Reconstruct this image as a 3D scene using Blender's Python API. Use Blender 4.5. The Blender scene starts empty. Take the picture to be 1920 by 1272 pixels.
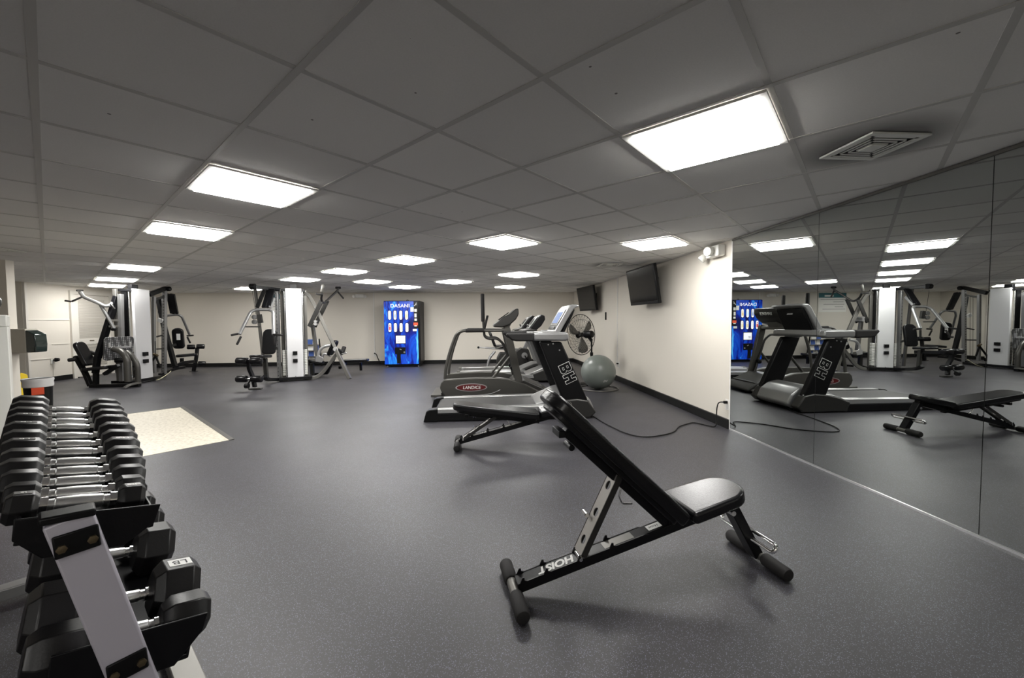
import bpy, bmesh, math, random
from mathutils import Vector, Matrix, Euler
random.seed(7)
C = bpy.context.scene.collection
SC = bpy.context.scene
pi = math.pi
# ------------------------------------------------------------------ camera model
FPX = 758.68; TILT = math.radians(2.369); ROLL = math.radians(-0.3975); YAW = math.radians(4.08)
EYE = 1.209; CEIL = 2.099; XR = 2.72; YB = 12.09; XL = -9.3
def cam_basis():
    f = Vector((math.sin(YAW)*math.cos(TILT), math.cos(YAW)*math.cos(TILT), -math.sin(TILT)))
    r0 = Vector((math.cos(YAW), -math.sin(YAW), 0)); u0 = r0.cross(f)
    r = r0*math.cos(ROLL)+u0*math.sin(ROLL); u = -r0*math.sin(ROLL)+u0*math.cos(ROLL)
    return r, u, f
CR, CU, CF = cam_basis()
def ray(x, y): return CR*((x-960)/FPX) - CU*((y-636)/FPX) + CF
# world points measured from the survey of the photograph: height z, or distance Y, or side X known
def atz(x, y, z=0.0):
    d = ray(x, y); t = (z-EYE)/d.z; return Vector((d.x*t, d.y*t, z))
def aty(x, y, Y):
    d = ray(x, y); t = Y/d.y; return Vector((d.x*t, Y, EYE+d.z*t))
def atx(x, y, X):
    d = ray(x, y); t = X/d.x; return Vector((X, d.y*t, EYE+d.z*t))
cd = bpy.data.cameras.new('camera'); cam = bpy.data.objects.new('camera', cd); C.objects.link(cam)
cd.sensor_width = 36; cd.sensor_fit = 'HORIZONTAL'; cd.lens = FPX/1920*36; cd.clip_start = .02; cd.clip_end = 100
m3 = Matrix((CR, CU, -CF)).transposed(); cam.matrix_world = Matrix.Translation((0, 0, EYE)) @ m3.to_4x4()
SC.camera = cam
SC.view_settings.view_transform = 'Standard'; SC.view_settings.look = 'None'; SC.view_settings.gamma = 1
SC.view_settings.exposure = 0.0
w = bpy.data.worlds.new('world'); SC.world = w; w.use_nodes = True
w.node_tree.nodes['Background'].inputs[0].default_value = (0.01, 0.01, 0.01, 1)
# ------------------------------------------------------------------ materials
MATS = {}
def mat(name, col, rough=.5, metal=0., emit=None, es=0., coat=0., noise=None, bump=None, spec=.5, var=None):
    if name in MATS: return MATS[name]
    m = bpy.data.materials.new(name); m.use_nodes = True; nt = m.node_tree; b = nt.nodes['Principled BSDF']
    b.inputs['Base Color'].default_value = (*col, 1); b.inputs['Roughness'].default_value = rough
    b.inputs['Metallic'].default_value = metal; b.inputs['Coat Weight'].default_value = coat
    b.inputs['Specular IOR Level'].default_value = spec
    if emit: b.inputs['Emission Color'].default_value = (*emit, 1); b.inputs['Emission Strength'].default_value = es
    tc = nt.nodes.new('ShaderNodeTexCoord')
    if var:                         # gentle blotchy colour variation (scale, amount)
        n = nt.nodes.new('ShaderNodeTexNoise'); n.inputs['Scale'].default_value = var[0]; n.inputs['Detail'].default_value = 4
        nt.links.new(tc.outputs['Object'], n.inputs['Vector'])
        mx = nt.nodes.new('ShaderNodeMix'); mx.data_type = 'RGBA'
        mx.inputs['A'].default_value = (*[c*(1-var[1]) for c in col], 1); mx.inputs['B'].default_value = (*[min(1, c*(1+var[1])) for c in col], 1)
        nt.links.new(n.outputs['Fac'], mx.inputs['Factor']); nt.links.new(mx.outputs['Result'], b.inputs['Base Color'])
    if bump:                        # (scale, strength)
        n = nt.nodes.new('ShaderNodeTexNoise'); n.inputs['Scale'].default_value = bump[0]; n.inputs['Detail'].default_value = 3
        nt.links.new(tc.outputs['Object'], n.inputs['Vector'])
        bp = nt.nodes.new('ShaderNodeBump'); bp.inputs['Strength'].default_value = bump[1]; bp.inputs['Distance'].default_value = .002
        nt.links.new(n.outputs['Fac'], bp.inputs['Height']); nt.links.new(bp.outputs['Normal'], b.inputs['Normal'])
    MATS[name] = m; return m
M_wall = mat('wall_paint', (.69, .65, .58), .8, bump=(60, .15), var=(1.1, .03))
M_panel = mat('painted_panel', (.70, .67, .61), .6)
M_trimw = mat('white_trim', (.78, .77, .74), .4)
M_base = mat('black_vinyl_base', (.006, .006, .006), .5, spec=.25)
M_tbar = mat('ceiling_tbar', (.50, .49, .47), .55)
M_black = mat('black_plastic', (.005, .005, .0055), .40, spec=.2)
M_blackm = mat('black_powdercoat', (.006, .006, .007), .36, bump=(300, .1), spec=.22)
M_vinyl = mat('black_vinyl', (.006, .006, .007), .27, bump=(140, .2), spec=.38)
M_rub = mat('rubber_grip', (.015, .014, .014), .7, bump=(400, .3), spec=.3)
M_gun = mat('gunmetal_paint', (.15, .145, .133), .38, .5)
M_gund = mat('dark_gunmetal', (.045, .044, .042), .35, .5)
M_silver = mat('silver_paint', (.29, .29, .29), .35, .6)
M_silverb = mat('bright_silver', (.54, .54, .54), .28, .75)
M_rack = mat('rack_grey', (.48, .46, .52), .45, .25)
M_chrome = mat('chrome', (.9, .9, .9), .08, 1.0)
M_chromer = mat('knurled_chrome', (.86, .86, .86), .30, 1.0, bump=(1500, .1))
M_alu = mat('brushed_aluminium', (.8, .8, .8), .3, .9)
M_stack = mat('white_shroud', (.74, .74, .75), .35, .15)
M_white = mat('white_plastic', (.8, .79, .76), .4)
M_offw = mat('off_white_metal', (.70, .70, .66), .45)
M_red = mat('red_paint', (.45, .02, .02), .4)
M_orange = mat('orange_sticker', (.75, .09, .03), .5)
M_yellow = mat('yellow_plastic', (.80, .58, .02), .45)
M_screen = mat('dark_screen', (.004, .004, .0045), .18, spec=.18)
M_lcd = mat('lcd', (.06, .08, .14), .6, emit=(.35, .5, .9), es=.12, spec=.1)
M_ball = mat('grey_ball', (.17, .19, .175), .32, bump=(30, .04))
M_belt = mat('treadmill_belt', (.035, .034, .033), .6, bump=(250, .2))
M_liner = mat('white_liner', (.62, .62, .62), .5, bump=(12, .8))
M_paper = mat('paper', (.8, .79, .75), .7)
M_teal = mat('teal_print', (.02, .13, .15), .6)
M_ink = mat('grey_print', (.25, .25, .25), .7)
M_lan = mat('charcoal_metallic', (.085, .082, .075), .36, .5)
M_tan = mat('tan_plastic', (.50, .47, .40), .5)
M_smoke = mat('smoked_cover', (.012, .022, .020), .12, coat=.4)
M_label = mat('label_white', (.75, .75, .73), .5)
M_mirror = mat('mirror_glass', (.52, .54, .53), .0, 1.0)
M_seam = mat('mirror_edge', (.35, .36, .36), .25, .9)
M_wood = mat('brown_wood', (.22, .08, .035), .5)
M_hex = mat('rubber_hex', (.0075, .007, .0075), .38, bump=(180, .12), spec=.4)
M_lamp = mat('lamp_diffuser', (.9, .9, .9), .5, emit=(1.0, .985, .95), es=9.0)
M_brass = mat('brass_bolt', (.13, .10, .06), .45, .8)
M_blue = mat('blue_print', (.03, .09, .35), .5)
def floor_mat():
    m = bpy.data.materials.new('speckled_rubber_floor'); m.use_nodes = True; nt = m.node_tree; N = nt.nodes; L = nt.links; b = N['Principled BSDF']
    tc = N.new('ShaderNodeTexCoord')
    v = N.new('ShaderNodeTexVoronoi'); v.inputs['Scale'].default_value = 180; L.new(tc.outputs['Object'], v.inputs['Vector'])
    mp = N.new('ShaderNodeMapRange'); mp.inputs[1].default_value = .16; mp.inputs[2].default_value = .34; mp.inputs[3].default_value = 1; mp.inputs[4].default_value = 0
    L.new(v.outputs['Distance'], mp.inputs[0])
    sel = N.new('ShaderNodeSeparateColor'); L.new(v.outputs['Color'], sel.inputs[0])
    th = N.new('ShaderNodeMath'); th.operation = 'GREATER_THAN'; th.inputs[1].default_value = .12; L.new(sel.outputs[0], th.inputs[0])
    mu = N.new('ShaderNodeMath'); mu.operation = 'MULTIPLY'; L.new(mp.outputs[0], mu.inputs[0]); L.new(th.outputs[0], mu.inputs[1])
    n1 = N.new('ShaderNodeTexNoise'); n1.inputs['Scale'].default_value = 1.4; n1.inputs['Detail'].default_value = 6; L.new(tc.outputs['Object'], n1.inputs['Vector'])
    cr = N.new('ShaderNodeMix'); cr.data_type = 'RGBA'; cr.inputs['A'].default_value = (.0225, .0213, .0242, 1); cr.inputs['B'].default_value = (.0445, .042, .046, 1)
    L.new(n1.outputs['Fac'], cr.inputs['Factor'])
    n2 = N.new('ShaderNodeTexNoise'); n2.inputs['Scale'].default_value = 420; L.new(tc.outputs['Object'], n2.inputs['Vector'])
    c3 = N.new('ShaderNodeMix'); c3.data_type = 'RGBA'; c3.blend_type = 'OVERLAY'; c3.inputs['Factor'].default_value = .8
    L.new(cr.outputs['Result'], c3.inputs['A']); L.new(n2.outputs['Fac'], c3.inputs['B'])
    sp = N.new('ShaderNodeMix'); sp.data_type = 'RGBA'; L.new(mu.outputs[0], sp.inputs['Factor']); L.new(c3.outputs['Result'], sp.inputs['A'])
    sc = N.new('ShaderNodeMix'); sc.data_type = 'RGBA'; sc.inputs['A'].default_value = (.14, .14, .165, 1); sc.inputs['B'].default_value = (.19, .20, .29, 1)
    L.new(sel.outputs[1], sc.inputs['Factor']); L.new(sc.outputs['Result'], sp.inputs['B']); L.new(sp.outputs['Result'], b.inputs['Base Color'])
    r = N.new('ShaderNodeMapRange'); r.inputs[3].default_value = .34; r.inputs[4].default_value = .52; L.new(n1.outputs['Fac'], r.inputs[0]); L.new(r.outputs[0], b.inputs['Roughness'])
    bp = N.new('ShaderNodeBump'); bp.inputs['Strength'].default_value = .35; bp.inputs['Distance'].default_value = .0015
    L.new(n2.outputs['Fac'], bp.inputs['Height']); L.new(bp.outputs['Normal'], b.inputs['Normal'])
    return m
def tile_mat():
    m = bpy.data.materials.new('ceiling_tile'); m.use_nodes = True; nt = m.node_tree; N = nt.nodes; L = nt.links; b = N['Principled BSDF']
    b.inputs['Roughness'].default_value = .9
    tc = N.new('ShaderNodeTexCoord')
    n = N.new('ShaderNodeTexNoise'); n.inputs['Scale'].default_value = .8; n.inputs['Detail'].default_value = 5; L.new(tc.outputs['Object'], n.inputs['Vector'])
    n2 = N.new('ShaderNodeTexNoise'); n2.inputs['Scale'].default_value = 160; n2.inputs['Detail'].default_value = 2; L.new(tc.outputs['Object'], n2.inputs['Vector'])
    a = N.new('ShaderNodeMix'); a.data_type = 'RGBA'; a.inputs['A'].default_value = (.80, .785, .76, 1); a.inputs['B'].default_value = (.90, .885, .86, 1); L.new(n.outputs['Fac'], a.inputs['Factor'])
    # small pits and the odd dark mark
    v = N.new('ShaderNodeTexVoronoi'); v.inputs['Scale'].default_value = 3.2; L.new(tc.outputs['Object'], v.inputs['Vector'])
    k = N.new('ShaderNodeMath'); k.operation = 'LESS_THAN'; k.inputs[1].default_value = .022; L.new(v.outputs['Distance'], k.inputs[0])
    o = N.new('ShaderNodeMix'); o.data_type = 'RGBA'; o.inputs['B'].default_value = (.2, .19, .18, 1); L.new(k.outputs[0], o.inputs['Factor'])
    p = N.new('ShaderNodeMix'); p.data_type = 'RGBA'; p.blend_type = 'MULTIPLY'; p.inputs['Factor'].default_value = .12
    L.new(a.outputs['Result'], p.inputs['A']); L.new(n2.outputs['Fac'], p.inputs['B']); L.new(p.outputs['Result'], o.inputs['A'])
    # each tile a little different, and dust rings where air blows out of the vents
    mp = N.new('ShaderNodeMapping'); mp.vector_type = 'POINT'; mp.inputs['Rotation'].default_value = (0, 0, -math.radians(44.85)); L.new(tc.outputs['Object'], mp.inputs[0])
    ad = N.new('ShaderNodeVectorMath'); ad.operation = 'SUBTRACT'; ad.inputs[1].default_value = (0, .2934, 5); L.new(mp.outputs[0], ad.inputs[0])
    dv = N.new('ShaderNodeVectorMath'); dv.operation = 'SCALE'; dv.inputs['Scale'].default_value = 1/.6096; L.new(ad.outputs[0], dv.inputs[0])
    fl = N.new('ShaderNodeVectorMath'); fl.operation = 'FLOOR'; L.new(dv.outputs[0], fl.inputs[0])
    wn = N.new('ShaderNodeTexWhiteNoise'); wn.noise_dimensions = '3D'; L.new(fl.outputs[0], wn.inputs['Vector'])
    mr = N.new('ShaderNodeMapRange'); mr.inputs[3].default_value = .88; mr.inputs[4].default_value = 1.0; L.new(wn.outputs['Value'], mr.inputs[0])
    last = mr.outputs[0]
    for cx, cy in ((1.99, 1.968), (1.98, 6.24)):
        ds = N.new('ShaderNodeVectorMath'); ds.operation = 'DISTANCE'; ds.inputs[1].default_value = (cx, cy, 2.1); L.new(tc.outputs['Object'], ds.inputs[0])
        nz = N.new('ShaderNodeMath'); nz.operation = 'MULTIPLY_ADD'; nz.inputs[1].default_value = .22; L.new(n.outputs['Fac'], nz.inputs[0]); L.new(ds.outputs['Value'], nz.inputs[2])
        rg = N.new('ShaderNodeMapRange'); rg.inputs[1].default_value = .26; rg.inputs[2].default_value = .44; rg.inputs[3].default_value = .35; rg.inputs[4].default_value = 1; L.new(nz.outputs[0], rg.inputs[0])
        mm = N.new('ShaderNodeMath'); mm.operation = 'MULTIPLY'; L.new(last, mm.inputs[0]); L.new(rg.outputs[0], mm.inputs[1]); last = mm.outputs[0]
    fin = N.new('ShaderNodeMix'); fin.data_type = 'RGBA'; fin.blend_type = 'MULTIPLY'; fin.inputs['Factor'].default_value = 1
    L.new(o.outputs['Result'], fin.inputs['A']); L.new(last, fin.inputs['B']); L.new(fin.outputs['Result'], b.inputs['Base Color'])
    bp = N.new('ShaderNodeBump'); bp.inputs['Strength'].default_value = .08; bp.inputs['Distance'].default_value = .002; L.new(n2.outputs['Fac'], bp.inputs['Height']); L.new(bp.outputs['Normal'], b.inputs['Normal'])
    return m
def vct_mat():
    m = bpy.data.materials.new('beige_floor_tile'); m.use_nodes = True; nt = m.node_tree; N = nt.nodes; L = nt.links; b = N['Principled BSDF']
    b.inputs['Roughness'].default_value = .45
    tc = N.new('ShaderNodeTexCoord'); n = N.new('ShaderNodeTexNoise'); n.inputs['Scale'].default_value = 34; n.inputs['Detail'].default_value = 6; L.new(tc.outputs['Object'], n.inputs['Vector'])
    r = N.new('ShaderNodeValToRGB'); e = r.color_ramp.elements; e[0].position = .34; e[0].color = (.52, .47, .37, 1); e[1].position = .55; e[1].color = (.72, .67, .56, 1)
    L.new(n.outputs['Fac'], r.inputs[0]); L.new(r.outputs[0], b.inputs['Base Color']); return m
def swirl_mat():
    m = bpy.data.materials.new('backlit_blue_panel'); m.use_nodes = True; nt = m.node_tree; N = nt.nodes; L = nt.links; b = N['Principled BSDF']
    tc = N.new('ShaderNodeTexCoord'); mp = N.new('ShaderNodeMapping'); mp.inputs['Scale'].default_value = (3.0, 1, .9); L.new(tc.outputs['Object'], mp.inputs[0])
    n = N.new('ShaderNodeTexNoise'); n.inputs['Scale'].default_value = 1.25; n.inputs['Detail'].default_value = 3; n.inputs['Distortion'].default_value = 1.4; L.new(mp.outputs[0], n.inputs['Vector'])
    r = N.new('ShaderNodeValToRGB'); cr = r.color_ramp
    cr.elements[0].position = .34; cr.elements[0].color = (.002, .004, .05, 1); cr.elements[1].position = .70; cr.elements[1].color = (.08, .34, .62, 1)
    for p, c in ((.42, (.003, .008, .16, 1)), (.50, (.003, .05, .38, 1)), (.56, (.006, .02, .24, 1)), (.62, (.01, .15, .55, 1))):
        q = cr.elements.new(p); q.color = c
    L.new(n.outputs['Fac'], r.inputs[0]); L.new(r.outputs[0], b.inputs['Base Color']); L.new(r.outputs[0], b.inputs['Emission Color'])
    b.inputs['Emission Strength'].default_value = .28; b.inputs['Roughness'].default_value = .25; return m
def tread_mat():
    m = bpy.data.materials.new('diamond_plate'); m.use_nodes = True; nt = m.node_tree; N = nt.nodes; L = nt.links; b = N['Principled BSDF']
    tc = N.new('ShaderNodeTexCoord'); v = N.new('ShaderNodeTexVoronoi'); v.inputs['Scale'].default_value = 30; v.inputs['Randomness'].default_value = 0; L.new(tc.outputs['Object'], v.inputs['Vector'])
    r = N.new('ShaderNodeValToRGB'); e = r.color_ramp.elements; e[0].position = .25; e[0].color = (.6, .6, .6, 1); e[1].position = .45; e[1].color = (.10, .10, .10, 1)
    L.new(v.outputs['Distance'], r.inputs[0]); L.new(r.outputs[0], b.inputs['Base Color']); b.inputs['Metallic'].default_value = .5; b.inputs['Roughness'].default_value = .4; return m
M_floor = floor_mat(); M_tile = tile_mat(); M_vct = vct_mat(); M_swirl = swirl_mat(); M_tread = tread_mat()
# ------------------------------------------------------------------ mesh builder
V = Vector
def frame_of(d, up=(0, 0, 1)):
    d = V(d).normalized(); up = V(up)
    s = up.cross(d)
    if s.length < 1e-4: s = V((1, 0, 0)).cross(d)
    if s.length < 1e-4: s = V((0, 1, 0)).cross(d)
    s.normalize(); return d, s, d.cross(s)
def round_path(pts, r, n=5):
    pts = [V(p) for p in pts]
    if r <= 0 or len(pts) < 3: return pts
    out = [pts[0]]
    for i in range(1, len(pts)-1):
        a, b, c = pts[i-1], pts[i], pts[i+1]
        l1, l2 = (a-b).length, (c-b).length; q = min(r, l1*.48, l2*.48)
        p0 = b+(a-b).normalized()*q; p1 = b+(c-b).normalized()*q
        for k in range(n+1):
            t = k/n; out.append(p0*(1-t)**2+b*2*t*(1-t)+p1*t*t)
    out.append(pts[-1]); return out
class MB:
    def __init__(s): s.bm = bmesh.new()
    def box(s, c, size, rot=None):
        mx = Matrix.Translation(V(c))
        if rot is not None: mx = mx @ (rot.to_4x4() if isinstance(rot, Matrix) else Euler(rot).to_matrix().to_4x4())
        mx = mx @ Matrix.Diagonal((*size, 1)); bmesh.ops.create_cube(s.bm, size=1, matrix=mx); return s
    def sweep(s, pts, prof, up=(0, 0, 1), closed=False):
        pts = [V(p) for p in pts]; rings = []; n = len(pts); prev = None
        for i, p in enumerate(pts):
            if closed: d = pts[(i+1) % n]-pts[i-1]
            else: d = pts[min(i+1, n-1)]-pts[max(i-1, 0)]
            if prev is None: d_, x, y = frame_of(d, up)
            else:
                d_ = d.normalized(); x = prev-d_*prev.dot(d_)
                x = x.normalized() if x.length > 1e-6 else frame_of(d, up)[1]; y = d_.cross(x)
            prev = x
            rings.append([s.bm.verts.new(p+x*a+y*b) for a, b in prof])
        m = len(prof)
        for i in range(n if closed else n-1):
            A, B = rings[i], rings[(i+1) % n]
            for j in range(m): s.bm.faces.new((A[j], A[(j+1) % m], B[(j+1) % m], B[j]))
        if not closed:
            s.bm.faces.new(rings[0][::-1]); s.bm.faces.new(rings[-1])
        return s
    def tube(s, pts, r, n=10, rr=0, closed=False):
        return s.sweep(round_path(pts, rr), [(r*math.cos(2*pi*k/n), r*math.sin(2*pi*k/n)) for k in range(n)], closed=closed)
    def beam(s, p0, p1, w, h, up=(0, 0, 1)): return s.rtube([p0, p1], w, h, up=up)
    def rtube(s, pts, w, h, rr=0, up=(0, 0, 1)):
        return s.sweep(round_path(pts, rr), [(-w/2, -h/2), (w/2, -h/2), (w/2, h/2), (-w/2, h/2)], up)
    def lathe(s, prof, o, axis, n=24):
        d, x, y = frame_of(axis, (0, 0, 1) if abs(V(axis).normalized().z) < .9 else (0, 1, 0)); o = V(o); rings = []
        for r, t in prof:
            if r < 1e-5: rings.append([s.bm.verts.new(o+d*t)])
            else: rings.append([s.bm.verts.new(o+d*t+(x*math.cos(2*pi*k/n)+y*math.sin(2*pi*k/n))*r) for k in range(n)])
        for A, B in zip(rings, rings[1:]):
            for k in range(n):
                a, b = A[k % len(A)], A[(k+1) % len(A)]; c, d2 = B[(k+1) % len(B)], B[k % len(B)]
                f = [v for i, v in enumerate((a, b, c, d2)) if v not in (a, b, c, d2)[:i]]
                if len(f) > 2: s.bm.faces.new(f)
        if len(rings[0]) > 1: s.bm.faces.new(rings[0][::-1])
        if len(rings[-1]) > 1: s.bm.faces.new(rings[-1])
        return s
    def cyl(s, p0, p1, r, n=20):
        p0, p1 = V(p0), V(p1); return s.lathe([(r, 0), (r, (p1-p0).length)], p0, p1-p0, n)
    def capsule(s, p0, p1, r, e=.25, n=20):
        p0, p1 = V(p0), V(p1); L = (p1-p0).length; q = r*e
        return s.lathe([(r*.55, 0), (r*.87, q*.3), (r, q), (r, L-q), (r*.87, L-q*.3), (r*.55, L)], p0, p1-p0, n)
    def prism(s, poly, o, u, v, depth):      # polygon in (u,v) axes, extruded along u x v by depth (centred)
        o, u, v = V(o), V(u).normalized(), V(v).normalized(); n = u.cross(v)
        A = [s.bm.verts.new(o+u*a+v*b-n*depth/2) for a, b in poly]; B = [s.bm.verts.new(o+u*a+v*b+n*depth/2) for a, b in poly]
        s.bm.faces.new(A[::-1]); s.bm.faces.new(B); m = len(poly)
        for i in range(m): s.bm.faces.new((A[i], A[(i+1) % m], B[(i+1) % m], B[i]))
        return s
    def ell(s, c, r, seg=32, rings=20):
        mx = Matrix.Translation(V(c)) @ Matrix.Diagonal((*(r if hasattr(r, '__len__') else (r, r, r)), 1))
        bmesh.ops.create_uvsphere(s.bm, u_segments=seg, v_segments=rings, radius=1, matrix=mx); return s
    def build(s, name, m, parent=None, bev=0., seg=2, ang=40, **tags):
        me = bpy.data.meshes.new(name); bmesh.ops.recalc_face_normals(s.bm, faces=s.bm.faces[:]); s.bm.to_mesh(me); s.bm.free()
        return link(name, me, m, parent, bev, seg, ang, **tags)
def link(name, me, m, parent=None, bev=0., seg=2, ang=40, **tags):
    o = bpy.data.objects.new(name, me); C.objects.link(o)
    for q in (m if isinstance(m, (list, tuple)) else [m]): me.materials.append(q)
    me.shade_smooth(); me.set_sharp_from_angle(angle=math.radians(38))
    if bev:
        b = o.modifiers.new('bevel', 'BEVEL'); b.width = bev; b.segments = seg; b.limit_method = 'ANGLE'; b.angle_limit = math.radians(ang); b.harden_normals = False
    if parent is not None: o.parent = parent
    for k, v in tags.items(): o[k] = v
    return o
def thing(name, label, cat, loc=(0, 0, 0), rz=0., group=None):
    o = bpy.data.objects.new(name, None); C.objects.link(o); o.empty_display_size = .1
    o.location = loc; o.rotation_euler = (0, 0, rz); o['label'] = label; o['category'] = cat
    if group: o['group'] = group
    return o
def tag(o, label, cat, group=None):
    o['label'] = label; o['category'] = cat
    if group: o['group'] = group
    return o
def struct(o): o['kind'] = 'structure'; return o
def dup(o, parent=None):
    c = o.copy(); C.objects.link(c); c.parent = parent
    for ch in list(o.children): dup(ch, c)
    return c
def text_mesh(name, s, size, m, o, right, up, parent=None, ext=.0006, offset=0., align='CENTER', shear=0, sx=1., space=1.):
    cu = bpy.data.curves.new(name, 'FONT'); cu.body = s; cu.size = size; cu.extrude = ext; cu.offset = offset; cu.align_x = align; cu.align_y = 'CENTER'; cu.shear = shear; cu.space_character = space
    t = bpy.data.objects.new('tmp_text', cu); C.objects.link(t); dg = bpy.context.evaluated_depsgraph_get(); dg.update()
    me = bpy.data.meshes.new_from_object(t.evaluated_get(dg)); me.name = name
    bpy.data.objects.remove(t); bpy.data.curves.remove(cu)
    r, u = V(right).normalized(), V(up).normalized(); n = r.cross(u)
    mx = Matrix.Translation(V(o)) @ Matrix((r*sx, u, n)).transposed().to_4x4(); me.transform(mx)
    ob = bpy.data.objects.new(name, me); C.objects.link(ob); me.materials.clear(); me.materials.append(m)
    if parent is not None: ob.parent = parent
    return ob
def holed_plate(name, outer, holes, th, m, o, u, v, parent=None):      # flat plate with round holes, a filled 2D curve made into a mesh
    cu = bpy.data.curves.new(name, 'CURVE'); cu.dimensions = '2D'; cu.fill_mode = 'BOTH'; cu.extrude = th/2
    def spl(pts):
        sp = cu.splines.new('POLY'); sp.points.add(len(pts)-1); sp.use_cyclic_u = True
        for i, p in enumerate(pts): sp.points[i].co = (p[0], p[1], 0, 1)
    spl(outer)
    for hx, hy, hr in holes: spl([(hx+hr*math.cos(2*pi*k/20), hy+hr*math.sin(2*pi*k/20)) for k in range(20)])
    t = bpy.data.objects.new('tmp_plate', cu); C.objects.link(t); dg = bpy.context.evaluated_depsgraph_get(); dg.update()
    me = bpy.data.meshes.new_from_object(t.evaluated_get(dg)); me.name = name
    bpy.data.objects.remove(t); bpy.data.curves.remove(cu)
    uu, vv = V(u).normalized(), V(v).normalized(); n = uu.cross(vv)
    me.transform(Matrix.Translation(V(o)) @ Matrix((uu, vv, n)).transposed().to_4x4())
    me.materials.clear()
    return link(name, me, m, parent)
def pad_outline(L, W, r0=.03, r1=None, n=6, w1=None):     # rounded pad from x=0..L, width W (W->w1), corner radii r0 (start) r1 (end)
    r1 = r0 if r1 is None else r1; w1 = W if w1 is None else w1; P = []
    for cx, cy, r, a0 in ((L-r1, w1/2-r1, r1, 0), (r0, W/2-r0, r0, 90), (r0, -W/2+r0, r0, 180), (L-r1, -w1/2+r1, r1, 270)):
        for k in range(n+1):
            a = math.radians(a0+90*k/n); P.append((cx+r*math.cos(a), cy+r*math.sin(a)))
    return P
# ------------------------------------------------------------------ the room
PD = V((-.7053, .7089, 0)); QD = V((.7089, .7053, 0)); GA = math.radians(44.85)
Y0 = -3.2; XF = -10.6
struct(MB().box(((XF+XR+.1)/2, (Y0+YB+.1)/2, -.05), (XR-XF+.1, YB-Y0+.1, .1)).build('floor', M_floor))
struct(MB().box(((XF+XR+.1)/2, (Y0+YB+.1)/2, CEIL+.051), (XR-XF+.1, YB-Y0+.1, .1)).build('ceiling', M_tile))
struct(MB().box((XR+.07, (Y0+YB)/2, CEIL/2), (.1, YB-Y0, CEIL)).build('wall_right', M_wall))
struct(MB().box(((XL+XR)/2, YB+.05, CEIL/2), (XR-XL+.3, .1, CEIL)).build('wall_back', M_wall))
struct(MB().box((XL-.05, (8.9+YB)/2+.02, CEIL/2), (.1, YB-8.9+.04, CEIL)).build('wall_left', M_wall))
struct(MB().box(((XL-.1+XF)/2, 8.93, CEIL/2), (XL-.1-XF, .06, CEIL)).build('wall_left_return', M_wall))
struct(MB().box((XF-.05, 7.5, CEIL/2), (.1, 2.9, CEIL)).build('wall_left_recess', M_wall))
struct(MB().box(((-6.43+XF)/2, 6.03, CEIL/2), (-6.43-XF, .10, CEIL)).build('wall_partition', M_wall))
struct(MB().box((-7.3, (Y0+5.98)/2, CEIL/2), (.1, 5.98-Y0, CEIL)).build('wall_left_front', M_wall))
struct(MB().box((-2.3, Y0-.05, CEIL/2), (10.2, .1, CEIL)).build('wall_front', M_wall))
# suspended ceiling grid: two crossing families of tees, turned 45 degrees to the walls
g = MB()
def clip(o, d):
    t0, t1 = -40, 40
    for a, lo, hi in ((0, XF, XR), (1, Y0, YB)):
        p, q = (lo-o[a])/d[a], (hi-o[a])/d[a]; t0, t1 = max(t0, min(p, q)), min(t1, max(p, q))
    return (t0, t1)
for k in range(-24, 28):
    for o, d in ((QD*(k*.6096), PD), (PD*(.2934+k*.6096), QD)):
        t0, t1 = clip(o, d)
        if t1-t0 > .1:
            a, b = o+d*t0, o+d*t1; a.z = b.z = CEIL+.004+(.0008 if d is QD else 0); g.beam(a, b, .0245, .012)
struct(g.build('ceiling_grid', M_tbar))
struct(MB().box((XR+.005, (4.28+YB)/2, .052), (.03, YB-4.28, .104)).build('baseboard_right', M_base, bev=.003))
struct(MB().box(((XL+XR)/2, YB-.006, .052), (XR-XL, .014, .104)).build('baseboard_back', M_base, bev=.003))
struct(MB().box((XL+.006, 9.44, .052), (.014, 1.06, .104)).box((XL+.006, 11.45, .052), (.014, 1.25, .104)).build('baseboard_left', M_base))
struct(MB().box((XR+.012, 4.275, CEIL/2), (.022, .020, CEIL)).build('trim_1', M_trimw, bev=.003))
struct(MB().box((XR+.008, (4.265-.3)/2, .007), (.026, 4.57, .014)).build('trim_2', M_alu))
struct(MB().box((XR+.008, (4.265-.3)/2, CEIL-.012), (.026, 4.57, .020)).build('trim_3', M_gun))
struct(MB().box((XR+.014, 8.08, CEIL/2+.14), (.018, .022, CEIL-.28)).build('trim_4', M_trimw, bev=.003))
struct(MB().box((-3.17, YB-.008, CEIL/2+.16), (.022, .018, CEIL-.32)).build('trim_5', M_trimw, bev=.003))
# beige tile patch let into the rubber, with a metal edge strip
A = PD*7.5+QD*1.235; B = PD*4.97+QD*1.205; Cc = B-QD*1.0; D = A-QD*1.0
b = MB()
vs = [b.bm.verts.new((p.x, p.y, z)) for z in (-.01, .003) for p in (A, B, Cc, D)]
b.bm.faces.new(vs[:4]); b.bm.faces.new(vs[4:])
for i in range(4): b.bm.faces.new((vs[i], vs[(i+1) % 4], vs[4+(i+1) % 4], vs[4+i]))
struct(b.build('floor_tiles', M_vct))
struct(MB().beam(A+QD*.02+PD*.03+V((0, 0, .004)), B+QD*.02-PD*.01+V((0, 0, .004)), .045, .008).beam(A+V((0, 0, .004))+PD*.01, D+V((0, 0, .004))+PD*.01, .02, .007).build('trim_6', M_gun, bev=.002))
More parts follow.
